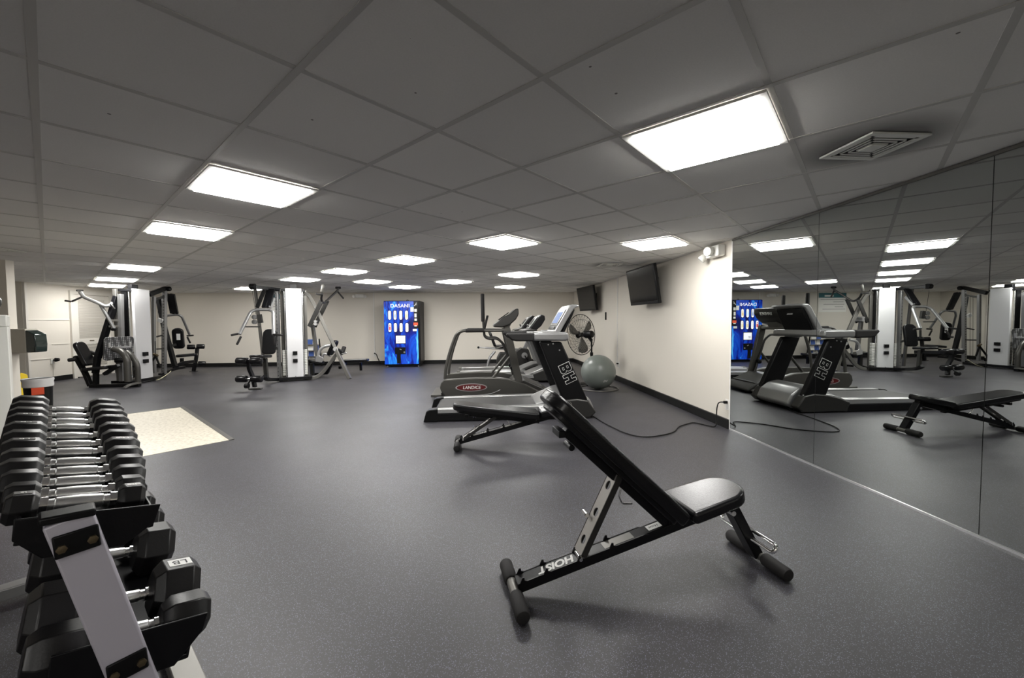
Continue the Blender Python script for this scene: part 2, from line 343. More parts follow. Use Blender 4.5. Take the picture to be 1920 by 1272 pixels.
# mirrors
ys = [4.265, 3.123, 2.0, .88, -.24]
lab = ['tall mirror panel furthest from the camera, beside the beige wall and power outlet',
       'middle tall mirror panel reflecting the treadmill console and the folded bench',
       'tall mirror panel at the right edge of the photo, nearest the adjustable bench in front',
       'tall mirror panel just outside the right edge of the view']
for i in range(4):
    a, b_ = ys[i], ys[i+1]
    t = tag(MB().box((XR+.0085, (a+b_)/2, 1.045), (.015, a-b_-.004, 2.06)).build('wall_mirror', M_mirror), lab[i], 'mirror', 'mirror panels along the right wall')
    t.data.materials.append(M_seam)
    for p in t.data.polygons:
        if p.normal.x > -.9: p.material_index = 1
# ceiling lights
LC = [((3, 0), 'largest glowing ceiling light, nearest the mirrors and the vent'),
      ((1, 4), 'glowing ceiling light nearest the dumbbell rack, first of the left row'),
      ((1, 7), 'second glowing ceiling light of the left row, behind the nearest one'),
      ((1, 13), 'third glowing ceiling light of the left row, above the leg press machine'),
      ((1, 17), 'fourth glowing ceiling light of the left row, close to the louvered door'),
      ((1, 20), 'last and smallest ceiling light of the left row by the door wall'),
      ((5, 4), 'glowing ceiling light in the middle of the room, above the treadmills'),
      ((7, 2), 'glowing ceiling light over the nearer wall television'),
      ((5, 7), 'glowing ceiling light between the drinks machine and the middle light'),
      ((5, 10), 'glowing ceiling light above the arms of the centre multi gym'),
      ((5, 13), 'glowing ceiling light behind the one above the centre multi gym'),
      ((7, 12), 'small ceiling light left of the drinks machine, near the back wall'),
      ((9, 13), 'smallest ceiling light just above the drinks machine'),
      ((9, 10), 'small ceiling light right of the drinks machine'),
      ((9, 7), 'ceiling light above the far treadmills, nearer of the pair'),
      ((12, 10), 'ceiling light above the far treadmills, closest to the back wall'),
      ((5, 18), 'ceiling light behind the boom of the centre multi gym'),
      ((-3, -4), 'ceiling light behind the camera, further back one'),
      ((-5, -1), 'ceiling light behind the camera, nearer the dumbbell rack')]
proto = None
for (u, v), l in LC:
    c = QD*((u+.5)*.6096)+PD*((v+.5)*.6096+.2934)
    if proto is None:
        proto = thing('ceiling_light', l, 'ceiling light', (0, 0, 0), 0, 'recessed fluorescent ceiling lights')
        f = MB()
        for sx, sy, w_, h_ in ((0, 1, .592, .026), (0, -1, .592, .026), (1, 0, .026, .54), (-1, 0, .026, .54)):
            f.box((sx*.283, sy*.283, -.004), (w_, h_, .012))
        f.build('light_frame', M_trimw, proto)
        MB().prism([(-.27, .004), (.27, .004), (.262, -.020), (-.262, -.020)], (0, 0, 0), (1, 0, 0), (0, 0, 1), .53).build('diffuser', M_lamp, proto, bev=.004)
        o = proto
    else: o = dup(proto); o['label'] = l
    o.location = (c.x, c.y, CEIL-.006); o.rotation_euler = (0, 0, GA)
# ceiling vents
def vent(x, y, s, l):
    t = thing('ceiling_vent', l, 'vent', (x, y, CEIL-.004), 0, 'square ceiling air diffusers')
    f = MB()
    for k, (dx, dy) in enumerate(((0, 1), (0, -1), (1, 0), (-1, 0))):
        f.box((dx*(s/2-.014), dy*(s/2-.014), -.004), (s if dy else .028, .028 if dy else s-.056, .010))
    f.build('vent_frame', M_offw, t, bev=.002)
    MB().box((0, 0, .002), (s-.05, s-.05, .004)).build('vent_duct', M_black, t)
    sl = MB(); h = s/2-.03
    for k in range(4):
        q = h*(1-.2*k)-.006
        for a in range(4):
            r = Matrix.Rotation(a*pi/2, 3, 'Z'); sl.box(r @ V((q, 0, -.006)), (.012, 2*q*.9, .003) if a % 2 == 0 else (2*q*.9, .012, .003), rot=Matrix.Identity(3) if 1 else None)
    sl.build('vent_louver', M_offw, t)
    MB().box((0, 0, -.010), (s*.26, s*.26, .006)).build('vent_plate', M_offw, t, bev=.002)
vent(1.99, 1.968, .305, 'dusty square ceiling vent right of the largest ceiling light, above the mirrors')
vent(1.98, 6.24, .33, 'small square ceiling vent close to the nearer wall television')
vent(-5.60, 5.15, .30, 'square ceiling vent at the left edge of the photo')
# left wall: louvered door, panel mouldings, fittings
xd = XL
fr = MB()
for y in (9.86, 10.80): fr.box((xd+.02, y, .96), (.05, .075, 1.92))
fr.box((xd+.02, 10.33, 1.9585), (.05, 1.015, .075))
struct(fr.build('trim_7', M_panel))
d = MB()
for y in (9.945, 10.715): d.box((xd+.012, y, .965), (.035, .11, 1.89))
for z, h in ((1.86, .10), (.83, .14), (.13, .22)): d.box((xd+.012, 10.33, z), (.035, .66, h))
d.box((xd+.004, 10.33, 1.0), (.012, .66, 1.8))
dr = d.build('door_1', M_panel, bev=.003); struct(dr)
lo = MB()
for z0, z1 in ((.25, .75), (.91, 1.80)):
    k = z0
    while k < z1: lo.box((xd+.022, 10.33, k), (.008, .66, .040), rot=(0, math.radians(28), 0)); k += .036
lo.build('louver_slats', M_panel, dr)
MB().lathe([(.012, 0), (.012, .02), (.028, .03), (.03, .05), (.018, .062)], (xd+.03, 9.955, .80), (1, 0, 0), 18).build('door_knob', M_brass, dr)
MB().box((xd+.033, 10.29, .845), (.004, .11, .022)).build('door_plaque', M_brass, dr)
mo = MB()
mo.box((xd+.006, 9.37, 1.33), (.012, .90, .014)).box((xd+.006, 9.60, .80), (.010, .36, .012)).box((xd+.006, 9.17, .50), (.012, .44, .016)).box((xd+.006, 8.93, .25), (.010, .012, .5)).box((xd+.006, 9.42, .25), (.010, .010, .5))
struct(mo.build('trim_8', M_panel))
struct(MB().box((XL+.02, 8.93, 1.05), (.06, .05, 2.09)).build('trim_9', M_panel, bev=.004))
t = thing('wall_bracket', 'small black fitting on the pale left wall below the mouldings', 'wall fitting', (XL, 9.40, .43))
MB().box((.01, 0, 0), (.02, .05, .10)).build('mounting_plate', M_offw, t, bev=.003)
MB().lathe([(.02, 0), (.045, .03), (.03, .09)], (.02, .02, .03), (1, .4, .1), 16).build('fitting_body', M_black, t)
# back wall: poster, emergency light, outlets
t = thing('wall_poster', 'white rules poster with dark teal heading on the back wall, seen in the mirror', 'poster', (-5.59, YB-.006, 1.765))
MB().box((0, 0, 0), (.93, .008, .60)).build('poster_sheet', M_paper, t)
MB().box((0, -.006, .225), (.93, .004, .15)).build('heading_band', M_teal, t)
MB().box((.12, -.009, .21), (.30, .002, .05)).build('heading_patch', M_paper, t)
for k, (x, ln) in enumerate(((-.02, .84), (-.2, .34), (-.05, .7), (-.22, .28), (-.05, .76))):
    MB().box((x, -.006, .09-.075*k), (ln, .003, .016)).build('text_line', M_ink, t)
t = thing('emergency_light', 'small white emergency light high on the back wall', 'emergency light', (-3.55, YB, 2.0), 0)
MB().box((0, -.04, 0), (.24, .08, .10)).build('housing', M_white, t, bev=.012)
for s in (-1, 1): MB().lathe([(.02, 0), (.045, .03), (.045, .07)], (s*.13, -.05, .0), (s*.5, -.8, -.3), 18).build('lamp_head', M_white, t)
t = thing('emergency_light', 'white twin-head emergency light on the right wall beside the mirror', 'emergency light', (XR+.02, 4.60, 2.01), 0)
MB().box((-.05, -.06, .0), (.09, .26, .125)).build('housing', M_white, t, bev=.012, seg=3)
a = MB().lathe([(.02, 0), (.05, .03), (.056, .07), (.05, .085)], (-.09, -.06, .005), (-.85, -.35, -.1), 22).build('lamp_head', M_offw, t)
a = MB().lathe([(.02, 0), (.042, .03), (.046, .08), (.04, .09)], (-.05, .13, -.01), (-.55, .2, -.55), 22).build('lamp_head', M_offw, t)
def outlet(loc, rz, l, plug=False):
    t = thing('power_outlet', l, 'outlet', loc, rz, 'white wall outlets')
    MB().box((0, -.004, 0), (.075, .008, .12)).build('cover_plate', M_trimw, t, bev=.003)
    MB().box((0, -.009, .028), (.034, .004, .036)).build('socket', M_offw, t, bev=.001); MB().box((0, -.009, -.028), (.034, .004, .036)).build('socket', M_offw, t, bev=.001)
    if plug: MB().box((0, -.03, .028), (.03, .04, .03)).build('plug', M_black, t, bev=.004)
outlet((XR+.02, 4.335, .265), -pi/2, 'white outlet with black plug low on the wall beside the mirror', True)
outlet((XR+.02, 8.0, .33), -pi/2, 'white outlet low on the right wall behind the exercise ball', True)
outlet((-3.17, YB, .30), 0, 'white outlet at the foot of the conduit left of the drinks machine', True)
cu = MB().tube([(-3.15, YB-.06, .33), (-3.10, YB-.09, .30), (-3.05, YB-.09, .15), (-2.98, YB-.08, .02), (-2.85, YB-.1, .012), (-2.73, YB-.12, .012)], .011, 8, .05).build('extension_cord', M_black)
tag(cu, 'short black cord from back wall outlet down to the drinks machine', 'cord')
# right wall remote holder
t = MB().box((XR+.012, 8.86, 1.335), (.03, .05, .17)).build('wall_control', M_black, bev=.004); tag(t, 'slim black control mounted on the right wall near the further television', 'wall control')
# televisions
def tv(c, rz, tilt, W, H, l):
    t = thing('television', l, 'television', c, rz, 'black flat televisions on the right wall')
    R = Euler((0, tilt, 0)).to_matrix()
    def B_(cc, s, name, m, bev=.004, par=t): return MB().box(R @ V(cc), s, rot=R).build(name, m, par, bev=bev)
    B_((0, 0, 0), (.05, W, H), 'casing', M_black, .008)
    B_((-.0262, 0, .012), (.003, W-.05, H-.07), 'screen', M_screen, 0)
    for s in (-1, 1): pass
    MB().beam((.03, 0, -.02), (.17, 0, -.02), .05, .05).box((.20, 0, -.02), (.02, .22, .30)).build('wall_arm', M_black, t, bev=.003)
    return t
tv((2.505, 6.22, 1.765), math.radians(3), math.radians(-9), .98, .585, 'nearer flat television tilted down from the right wall')
tv((2.50, 9.62, 1.765), math.radians(9), math.radians(-9), .98, .585, 'further flat television on the right wall near the back corner')
# ------------------------------------------------------------------ left foreground
end = thing('towel_dispenser', 'paper towel dispenser with smoked cover on the end of the partition wall', 'towel dispenser', (-6.43, 6.03, 1.0))
MB().box((.105, .015, 0), (.21, .16, .33)).build('dispenser_body', M_tan, end, bev=.006)
MB().prism([(0, .15), (.115, .09), (.125, -.05), (.115, -.155), (0, -.16)], (.211, .015, 0), (1, 0, 0), (0, 0, 1), .16).build('dispenser_cover', M_smoke, end, bev=.012)
t = thing('trash_can', 'black trash can with white liner and orange sticker behind the dumbbell rack', 'trash can', (-5.36, 5.25, 0))
ta = GA
MB().lathe([(.100, 0), (.104, .01), (.122, .56), (.126, .565)], (0, 0, 0), (0, 0, 1), 32).build('can_body', M_black, t)
MB().lathe([(.117, .47), (.127, .475), (.130, .50), (.127, .53), (.135, .56), (.130, .575), (.118, .57), (.105, .50), (.09, .44)], (0, 0, 0), (0, 0, 1), 40).build('liner', M_liner, t)
MB().box((.081, -.086, .43), (.10, .006, .085), rot=(0, 0, ta)).build('sticker', M_orange, t)
t = thing('floor_sign', 'yellow folding floor sign standing behind the trash can', 'floor sign', (-6.93, 6.62, 0), GA)
for s in (-1, 1): MB().prism([(-.07, 0), (.05, 0), (.02, .46), (.0, .48), (-.04, .50), (-.055, .48)], (0, s*.055, 0), (1, 0, 0), (0, -s*.10, 1), .008).build('sign_panel', M_yellow, t, bev=.002)
t = thing('storage_cabinet', 'narrow white cabinet with dark red lower door at the left edge', 'cabinet', (-4.40, 4.08, 0), GA)
MB().box((-.045, .2, .60), (.09, .4, 1.20)).build('cabinet_side', M_offw, t, bev=.004)
MB().box((-.30, .2, .92), (.42, .4, .55)).build('cabinet_body', M_offw, t, bev=.004)
MB().box((-.30, .2, .32), (.42, .4, .64)).build('lower_door', M_red, t, bev=.004)
MB().box((-.245, .2, 1.255), (.49, .42, .11)).build('cabinet_top', M_offw, t, bev=.01)
t = thing('gym_bag', 'black bag slumped on top of the white cabinet', 'bag', (-4.40, 4.08, 1.31), GA)
MB().ell((-.20, .18, .125), (.17, .14, .12), 24, 14).ell((-.09, .18, .17), (.05, .05, .12), 18, 12).build('bag_body', M_vinyl, t)
MB().tube([(-.25, .1, .18), (-.15, .08, .30), (-.05, .12, .20)], .012, 8, .05).build('bag_strap', M_black, t)
t = thing('fire_extinguisher', 'red fire extinguisher hanging on the partition at the left edge', 'fire extinguisher', (-6.62, 5.90, .18))
MB().lathe([(.02, 0), (.062, .01), (.062, .30), (.05, .36), (.022, .40), (.022, .43)], (0, 0, 0), (0, 0, 1), 24).build('cylinder_body', M_red, t)
MB().box((0, 0, .45), (.03, .06, .04)).tube([(0, -.02, .44), (.05, -.05, .40), (.07, -.06, .25)], .01, 8, .04).build('valve', M_black, t)
MB().box((0, .06, .25), (.05, .04, .30)).build('bracket', M_gun, t)
# ------------------------------------------------------------------ drinks machine
YF = 11.30
t = thing('vending_machine', 'tall black drinks vending machine with a glowing blue front', 'vending machine', (-2.215, YF, 0))
def vp(x, y, d=0): p = aty(700+x/8.48, 550+y/8.48, YF-.0)-V((-2.215, YF, 0)); return V((p.x, -d, p.z))
MB().box((0, .38, .95), (.98, .74, 1.74)).build('cabinet', M_black, t, bev=.01)
MB().box((0, .35, .045), (.94, .62, .05)).build('plinth', M_black, t)
for x in (-.42, .42): MB().cyl((x, .06, 0), (x, .06, .03), .022, 14).build('foot', M_silver, t)
a, b_ = vp(165, 130), vp(722, 1125)
MB().box(((a.x+b_.x)/2, -.004, (a.z+b_.z)/2), (b_.x-a.x, .02, a.z-b_.z)).build('front_panel', M_swirl, t, bev=.004)
a, b_ = vp(640, 130), vp(726, 560)
st = MB().box(((a.x+b_.x)/2, -.012, (a.z+b_.z)/2), (b_.x-a.x, .02, a.z-b_.z)).build('control_strip', M_black, t, bev=.003)
def rect(x0, y0, x1, y1, d, th, name, m, par, bev=0):
    a, b_ = vp(x0, y0), vp(x1, y1); return MB().box(((a.x+b_.x)/2, -d, (a.z+b_.z)/2), (b_.x-a.x, th, a.z-b_.z)).build(name, m, par, bev=bev)
M_glow = mat('lit_white', (.8, .8, .8), .4, emit=(.85, .88, 1), es=.22)
for n, (x0, y0, x1, y1) in enumerate(((592, 222, 645, 296), (652, 250, 694, 298), (655, 324, 690, 385), (656, 405, 694, 440), (630, 568, 695, 603))):
    rect(x0, y0, x1, y1, .026, .004, 'sticker', M_label, st, .001)
rect(640, 468, 712, 512, .026, .004, 'sticker', M_orange, st, .001); rect(655, 512, 695, 528, .026, .004, 'sticker', M_label, st)
MB().tube([vp(650, 203, .026), vp(672, 185, .026), vp(690, 152, .026)], .010, 8, .02).tube([vp(672, 186, .026), vp(694, 186, .026)], .007, 8).build('emblem', M_label, st)
lp = vp(425, 203)
text_mesh('lettering', 'DASANI', .135, M_glow, (lp.x, -.018, lp.z), (1, 0, 0), (0, 0, 1), t, .002, 0, sx=1.05, space=1.05)
cols = [(.55, .65, .7), (.25, .35, .55), (.6, .75, .85), (.7, .5, .2), (.6, .05, .05), (.75, .75, .75), (.7, .6, .3), (.75, .65, .35)]
k = 0
for row, y in enumerate((350, 547)):
    for x in (((261, 347, 438, 530), (266, 354, 444, 537))[row]):
        p = vp(x, y); w_, h_ = .036, .115
        pl = lambda w_, h_: [(w_*math.cos(math.radians(a)), h_-w_+w_*math.sin(math.radians(a))) for a in range(0, 181, 20)]+[(w_*math.cos(math.radians(a)), -(h_-w_)+w_*math.sin(math.radians(a))) for a in range(180, 361, 20)]
        bz = MB().prism(pl(.050, .138), (p.x, -.016, p.z), (1, 0, 0), (0, 0, 1), .008).build('selection_button', M_black, t)
        MB().prism(pl(.036, .122), (p.x, -.022, p.z), (1, 0, 0), (0, 0, 1), .006).build('button_face', M_glow, bz)
        c = cols[k]; mk = mat('drink_label_%d' % k, c, .4, emit=c, es=.2)
        MB().box((p.x, -.0262, p.z-.02), (.048, .003, .10)).box((p.x, -.0262, p.z+.06), (.03, .003, .03)).build('drink_label', mk, bz); k += 1
rect(352, 668, 520, 805, .014, .008, 'notice_frame', M_black, t); rect(362, 678, 510, 796, .020, .006, 'notice', M_glow, t)
rect(385, 740, 425, 748, .0242, .002, 'notice_print', M_ink, t); rect(385, 762, 420, 770, .0242, .002, 'notice_print', M_ink, t)
rect(345, 862, 517, 968, .020, .02, 'delivery_slot', M_black, t, .004); rect(375, 968, 440, 1118, .0145, .004, 'delivery_chute', M_blackm, t)
p = vp(437, 893); MB().box((p.x, -.033, p.z), (.05, .006, .02), rot=(0, .4, 0)).build('coin_flap', M_silverb, t)
p = vp(497, 938); MB().cyl((p.x, -.028, p.z), (p.x, -.038, p.z), .022).build('coin_return', M_silverb, t)
MB().tube([(.10, .2, 1.82), (.10, .2, 1.85), (.14, .2, 1.85), (.14, .2, 1.82)], .008, 8, .01).build('lifting_eye', M_black, t)
# magazine rack by the back wall, behind the centre multi gym
t = thing('magazine_rack', 'black leaflet rack with blue and white sheets, against the back wall', 'rack', (-4.86, 11.80, 0), 0)
for s in (-1, 1): MB().beam((s*.24, .12, 0), (s*.24, -.02, .78), .025, .025).build('rack_post', M_black, t)
for k in range(4):
    z = .12+.17*k; y = .10-.14*(z/.78)
    MB().box((0, y-.03, z-.02), (.48, .09, .012)).build('rack_shelf', M_black, t)
    for j in range(3): MB().box((-.155+.155*j, y-.04, z+.065), (.14, .01, .14), rot=(math.radians(-10), 0, 0)).build('leaflet_stack', (M_blue, M_paper)[(j+k) % 2], t)
def inset(poly, t):
    n = len(poly); A = sum(poly[i][0]*poly[(i+1) % n][1]-poly[(i+1) % n][0]*poly[i][1] for i in range(n)); s = 1 if A > 0 else -1; out = []
    for i in range(n):
        a, b, c = V((*poly[i-1], 0)), V((*poly[i], 0)), V((*poly[(i+1) % n], 0))
        d1, d2 = (b-a).normalized(), (c-b).normalized(); n1 = V((-d1.y, d1.x, 0))*s; n2 = V((-d2.y, d2.x, 0))*s
        m = n1+n2; m = m/max(.3, m.dot(n1)); p = b+m*t; out.append((p.x, p.y))
    return out
GLY = {'B': [[(0, 0), (0, 1), (.60, 1), (.76, .86), (.76, .62), (.66, .51), (.80, .40), (.80, .14), (.64, 0)], [(.26, .24), (.26, .40), (.50, .40), (.50, .24)], [(.26, .62), (.26, .78), (.48, .78), (.48, .62)]],
       'H': [[(0, 0), (0, 1), (.30, 1), (.30, .66), (.52, .66), (.52, 1), (.82, 1), (.82, 0), (.52, 0), (.52, .36), (.30, .36), (.30, 0)]]}
def block_text(s, h, o, r, u, par):        # outlined block capitals: silver letter with a black face let into it
    o, r, u = V(o), V(r).normalized(), V(u).normalized(); n = r.cross(u); x = -(.88*len(s)-.06)/2*h
    for ch in s:
        g = GLY[ch]; lt = MB().prism([(x+a*h, (b-.5)*h) for a, b in g[0]], o+n*.0006, r, u, .0012).build('logo_letter', M_label, par)
        MB().prism(inset([(x+a*h, (b-.5)*h) for a, b in g[0]], .0055), o+n*.0014, r, u, .0012).build('letter_face', M_black, lt)
        for q in g[1:]:
            pq = [(x+a*h, (b-.5)*h) for a, b in q]
            MB().prism(pq, o+n*.0022, r, u, .0012).build('letter_counter', M_label, lt); MB().prism(inset(pq, .004), o+n*.0030, r, u, .0012).build('letter_face', M_black, lt)
        x += .88*h
M_satin = mat('satin_silver', (.36, .345, .32), .42, .35)
# ------------------------------------------------------------------ adjustable benches
def make_bench(loc, rz, ang, L, s0, s1, label):
    t = thing('adjustable_bench', label, 'weight bench', loc, rz, 'black adjustable weight benches')
    def foot(x, name):
        f = MB().cyl((x, -.17, .033), (x, .17, .033), .022, 18).build(name, M_gun, t)
        for s in (-1, 1): MB().capsule((x, s*.045, .033), (x, s*.19, .033), .031, .35, 24).build('rubber_grip', M_rub, f)
    foot(0, 'rear_foot'); foot(1.256, 'front_foot')
    zb = lambda x: .044+.25*x
    d = V((1, 0, .25)).normalized(); nn = V((-.25, 0, 1)).normalized()
    bm_ = MB().beam((.015, 0, zb(.015)), (1.06, 0, zb(1.06)), .068, .044).build('main_beam', M_blackm, t, bev=.004)
    for s in (-1, 1):                                   # toothed ladder rails on the beam's edges
        poly = [(0, 0), (0, .006)]
        for x in (.02, .13, .29, .45):
            poly += [(x-.012, .006), (x+.004, .026), (x+.012, .024), (x+.010, .012), (x+.022, .006)]
        poly += [(.62, .006), (.64, 0)]
        o = V((.02, s*.0345, zb(.02)))+nn*.018
        MB().prism(poly, o, d, nn, .005).build('ladder_rail', M_blackm, bm_)
    ob = V((0, 0, 0))
    pt = lambda x, h: V((x, 0, zb(x)))+nn*h
    text_mesh('lettering', 'HOIST', .060, M_label, pt(.205, .0226), -d, (0, -1, 0), bm_, .0004, .0024, shear=.2, sx=.98)
    MB().box(pt(.685, .0228), (.07, .038, .001), rot=Matrix((d, V((0, 1, 0)), nn)).transposed()).build('beam_sticker', M_label, bm_)
    text_mesh('sticker_print', 'Hoist', .022, M_black, pt(.685, .0238), -d, (0, -1, 0), bm_, .0002, shear=.3)
    MB().box(pt(.50, .0226), (.15, .05, .0008), rot=Matrix((d, V((0, 1, 0)), nn)).transposed()).build('beam_sheen', M_gun, bm_)  # thin grey patch standing in for the glossy reflection on the beam's top
    # back pad on its frame
    a = math.radians(ang); u = V((math.cos(a), 0, math.sin(a))); n = V((math.sin(a), 0, -math.cos(a)))
    if n.z < 0: n = -n
    o = V((.80, 0, .325))-n*.03
    P = pad_outline(L, .265, .03, .085, 7, .235)
    MB().prism(P, o, u, n.cross(u), .062).build('back_pad', M_vinyl, t, bev=.016, seg=4)
    MB().prism(pad_outline(L*.93, .215, .03, .07, 6, .19), o-n*.038+u*.02, u, n.cross(u), .024).build('pad_board', M_blackm, t, bev=.004)
    fr = o-n*.066
    MB().beam(fr+u*(-.02), fr+u*(L*.80), .05, .04, up=n).build('back_frame', M_blackm, t, bev=.004)
    MB().beam(fr+u*.70+V((0, -.05, 0))-n*.02, fr+u*.70+V((0, .05, 0))-n*.02, .03, .03).cyl(fr+u*.62-n*.035+V((0, -.04, 0)), fr+u*.62-n*.035+V((0, .04, 0)), .014).build('frame_catch', M_blackm, t, bev=.003)
    q = fr+u*.30-n*.02
    MB().tube([q+V((0, -.02, 0)), q+V((0, -.02, 0))-n*.035-u*.02, q-n*.05-u*.07+V((0, .0, 0)), q-u*.11-n*.02], .004, 8, .01).build('release_handle', M_chrome, t)
    # holed strut
    s0, s1 = V(s0), V(s1); sd = (s1-s0).normalized(); sl = (s1-s0).length; sn = V((0, 1, 0)).cross(sd)
    if sn.z < 0 or True: pass
    st = holed_plate('support_strut', [(-.040, 0), (.040, 0), (.040, sl), (-.040, sl)], [(0, sl*.16, .021), (0, sl*.50, .021), (0, sl*.84, .021)], .004, M_satin, s0, (0, 1, 0), sd, t)
    for s in (-1, 1): MB().beam(s0+V((0, s*.041, 0))-sn*.0+V((.012, 0, .0)), s1+V((0, s*.041, 0))+V((.012, 0, 0)), .004, .028, up=(1, 0, 0)).build('strut_flange', M_gund, st)
    MB().cyl(s0+V((.0, -.042, -.012)), s0+V((0, .042, -.012)), .008, 14).build('strut_pin', M_chrome, st)
    MB().cyl(s0*.55+s1*.45+V((-.03, .055, 0)), s0*.55+s1*.45+V((-.03, .015, 0)), .011, 14).build('pull_pin', M_chrome, st)
    # seat
    sa = math.radians(12); su = V((math.cos(sa), 0, math.sin(sa))); sn2 = V((-math.sin(sa), 0, math.cos(sa)))
    so = V((.80, 0, .345))-sn2*.03
    MB().prism(pad_outline(.335, .265, .02, .115, 8, .245), so, su, V((0, 1, 0)), .058).build('seat_pad', M_vinyl, t, bev=.016, seg=4)
    MB().beam((.74, 0, .262), (1.10, 0, .325), .06, .05).beam((.80, -.03, .25), (.80, -.03, .33), .05, .006).beam((.80, .03, .25), (.80, .03, .33), .05, .006).build('seat_frame', M_blackm, t, bev=.004)
    # front leg and foot bar loop
    MB().beam((1.085, 0, .315), (1.245, 0, .035), .068, .05, up=(1, 0, .5)).build('front_leg', M_blackm, t, bev=.004)
    MB().cyl((1.09, -.036, .27), (1.09, .036, .27), .012).build('leg_bolt', M_silverb, t)
    lp = []
    c = V((1.195, 0, .155)); e = V((.0, 0, .022))
    for s, y in ((1, -.165), (-1, -.165), (-1, .165), (1, .165)): lp.append(c+V((.012*s, y, .014*s)))
    path = []
    for k in range(9):
        aa = pi*k/8; path.append(c+V((.6*.016*math.cos(aa), -.155-.016*math.sin(aa), .016*math.cos(aa))))
    for k in range(9):
        aa = pi+pi*k/8; path.append(c+V((.6*.016*math.cos(aa), .155-.016*math.sin(aa), .016*math.cos(aa))))
    MB().tube(path, .0095, 12, closed=True).build('foot_bar_loop', M_chrome, t)
    return t
make_bench((.1235, 1.7385, 0), math.radians(7.69), 136.8, .86, (.300, 0, .158), (.478, 0, .512), 'black adjustable bench with its back pad raised, in the foreground')
make_bench((-.26, 3.94, 0), math.radians(1), 172.5, .84, (.055, 0, .085), (.36, 0, .285), 'black adjustable bench folded nearly flat in front of the treadmills')
# ------------------------------------------------------------------ dumbbell rack (local x = front of rack, y = along it)
RK = thing('dumbbell_rack', 'grey and black two-tier dumbbell rack in the left foreground', 'dumbbell rack', (0, 0, 0), GA)
TL = math.radians(-11.5)
def tray(bc, a0, a1, z, w, wp, rim, name='tray'):
    R = Euler((0, -TL, 0)).to_matrix(); am, al = (a0+a1)/2, a1-a0
    T = lambda x, y, zz: V((bc, am, z))+R @ V((x, y, zz))
    p = MB().box(T(0, 0, -.008), (w, al, .012), rot=R).box(T(-w/2, 0, .012), (.006, al, .034), rot=R).box(T(w/2, 0, .004), (.006, al, .034), rot=R).build(name, M_blackm, RK, bev=.002)
    for y in (-al/2, al/2):
        q = wp/2
        MB().prism([(-q, rim), (q, rim), (q-.004, rim-.042), (q-.05, min(-.02, rim-.085)), (-q+.05, min(-.02, rim-.085)), (-q+.004, rim-.042)], T(0, y, 0), R @ V((1, 0, 0)), R @ V((0, 0, 1)), .006).build('end_plate', M_blackm, p, bev=.002)
tray(.045, 1.262, 2.84, .764, .21, .225, .040)
tray(.095, 1.262, 2.84, .408, .22, .272, .088)
for a in (1.235, 2.87):
    top, bot = V((.014, a, .815)), V((.180, a, .03)); d = (bot-top)
    MB().beam(top, bot, .072, .045, up=(0, 1, 0)).build('upright', M_rack, RK, bev=.004)
    MB().box(top+V((0, 0, .004)), (.080, .052, .016), rot=(0, math.radians(4), 0)).build('upright_cap', M_black, RK, bev=.004)
    for zz in (.765, .455):
        k = (top.z-zz)/(top.z-bot.z); c = top+d*k; s = -1 if a < 2 else 1
        R = Matrix.Rotation(-math.atan2(d.x, -d.z)*.3, 3, 'Y')
        bp = MB().box(c+V((0, s*.025, 0)), (.066, .006, .048), rot=R).build('bolt_plate', M_black, RK, bev=.004)
        for q in (-.022, .022): MB().lathe([(.0085, 0), (.0085, .006), (.004, .007)], c+R @ V((q, 0, -.004))+V((0, s*.028, 0)), (0, s, 0), 6).build('bolt', M_brass, bp)
    MB().beam((-.30, a-.06, .045), (.28, a-.06, .045), .07, .05).build('foot_bar', M_silver, RK, bev=.004)
MB().beam((.265, 1.0, .03), (.265, 2.85, .03), .075, .05).build('base_rail', M_gun, RK, bev=.004)
# dumbbells
def head(m, c, s, R, th):      # hexagonal rubber head, bevelled at both ends, along local x
    prof = [(.72, 0), (1.0, th*.20), (1.0, th*.80), (.74, th)]
    rings = []
    for q, x in prof:
        rings.append([m.bm.verts.new((c+s*x, q*R/math.cos(pi/6)*math.cos(pi*k/3+0), q*R/math.cos(pi/6)*math.sin(pi*k/3))) for k in range(6)])
    for A, B in zip(rings, rings[1:]):
        for k in range(6): m.bm.faces.new((A[k], A[(k+1) % 6], B[(k+1) % 6], B[k]))
    m.bm.faces.new(rings[0]); m.bm.faces.new(rings[-1][::-1]); return m
def dumbbell(R, th, label, group, b, a, z, spin=0., mark=None, hl=.0615):
    t = thing('hex_dumbbell', label, 'dumbbell', (0, 0, 0), 0, group)
    p = QD*b+PD*a; t.location = (p.x, p.y, z); t.rotation_euler = Euler((spin, -TL, GA), 'XYZ')
    for s in (-1, 1):
        h = head(MB(), s*hl, s, R, th).build('dumbbell_head', M_hex, t, bev=.0025)
        if mark and (s > 0 or R < .06):
            fr = MB().box((s*(hl+th*.53), 0, R+.0005), (th*.50, R*.62, .0012)).build('weight_label', M_label if R > .06 else M_gund, h)
            text_mesh('weight_print', mark, R*.5, M_black if R > .06 else M_label, (s*(hl+th*.53), 0, R+.0013), (-1, 0, 0), (0, -1, 0), h, .0003, sx=min(1, th*11))
    MB().lathe([(.0125, 0), (.0130, .022), (.0152, .024), (.0162, .045), (.0168, hl), (.0162, 2*hl-.045), (.0152, 2*hl-.024), (.0130, 2*hl-.022), (.0125, 2*hl)], (-hl, 0, 0), (1, 0, 0), 22).build('grip_handle', M_chromer, t)
    for s in (-1, 1): MB().cyl((s*(hl-.012), 0, 0), (s*(hl+.001), 0, 0), .0178, 22).build('collar', M_chrome, t)
    return t
yy = [770, 781, 794.5, 804, 822, 836.5, 851, 870, 889, 906, 927, 946]
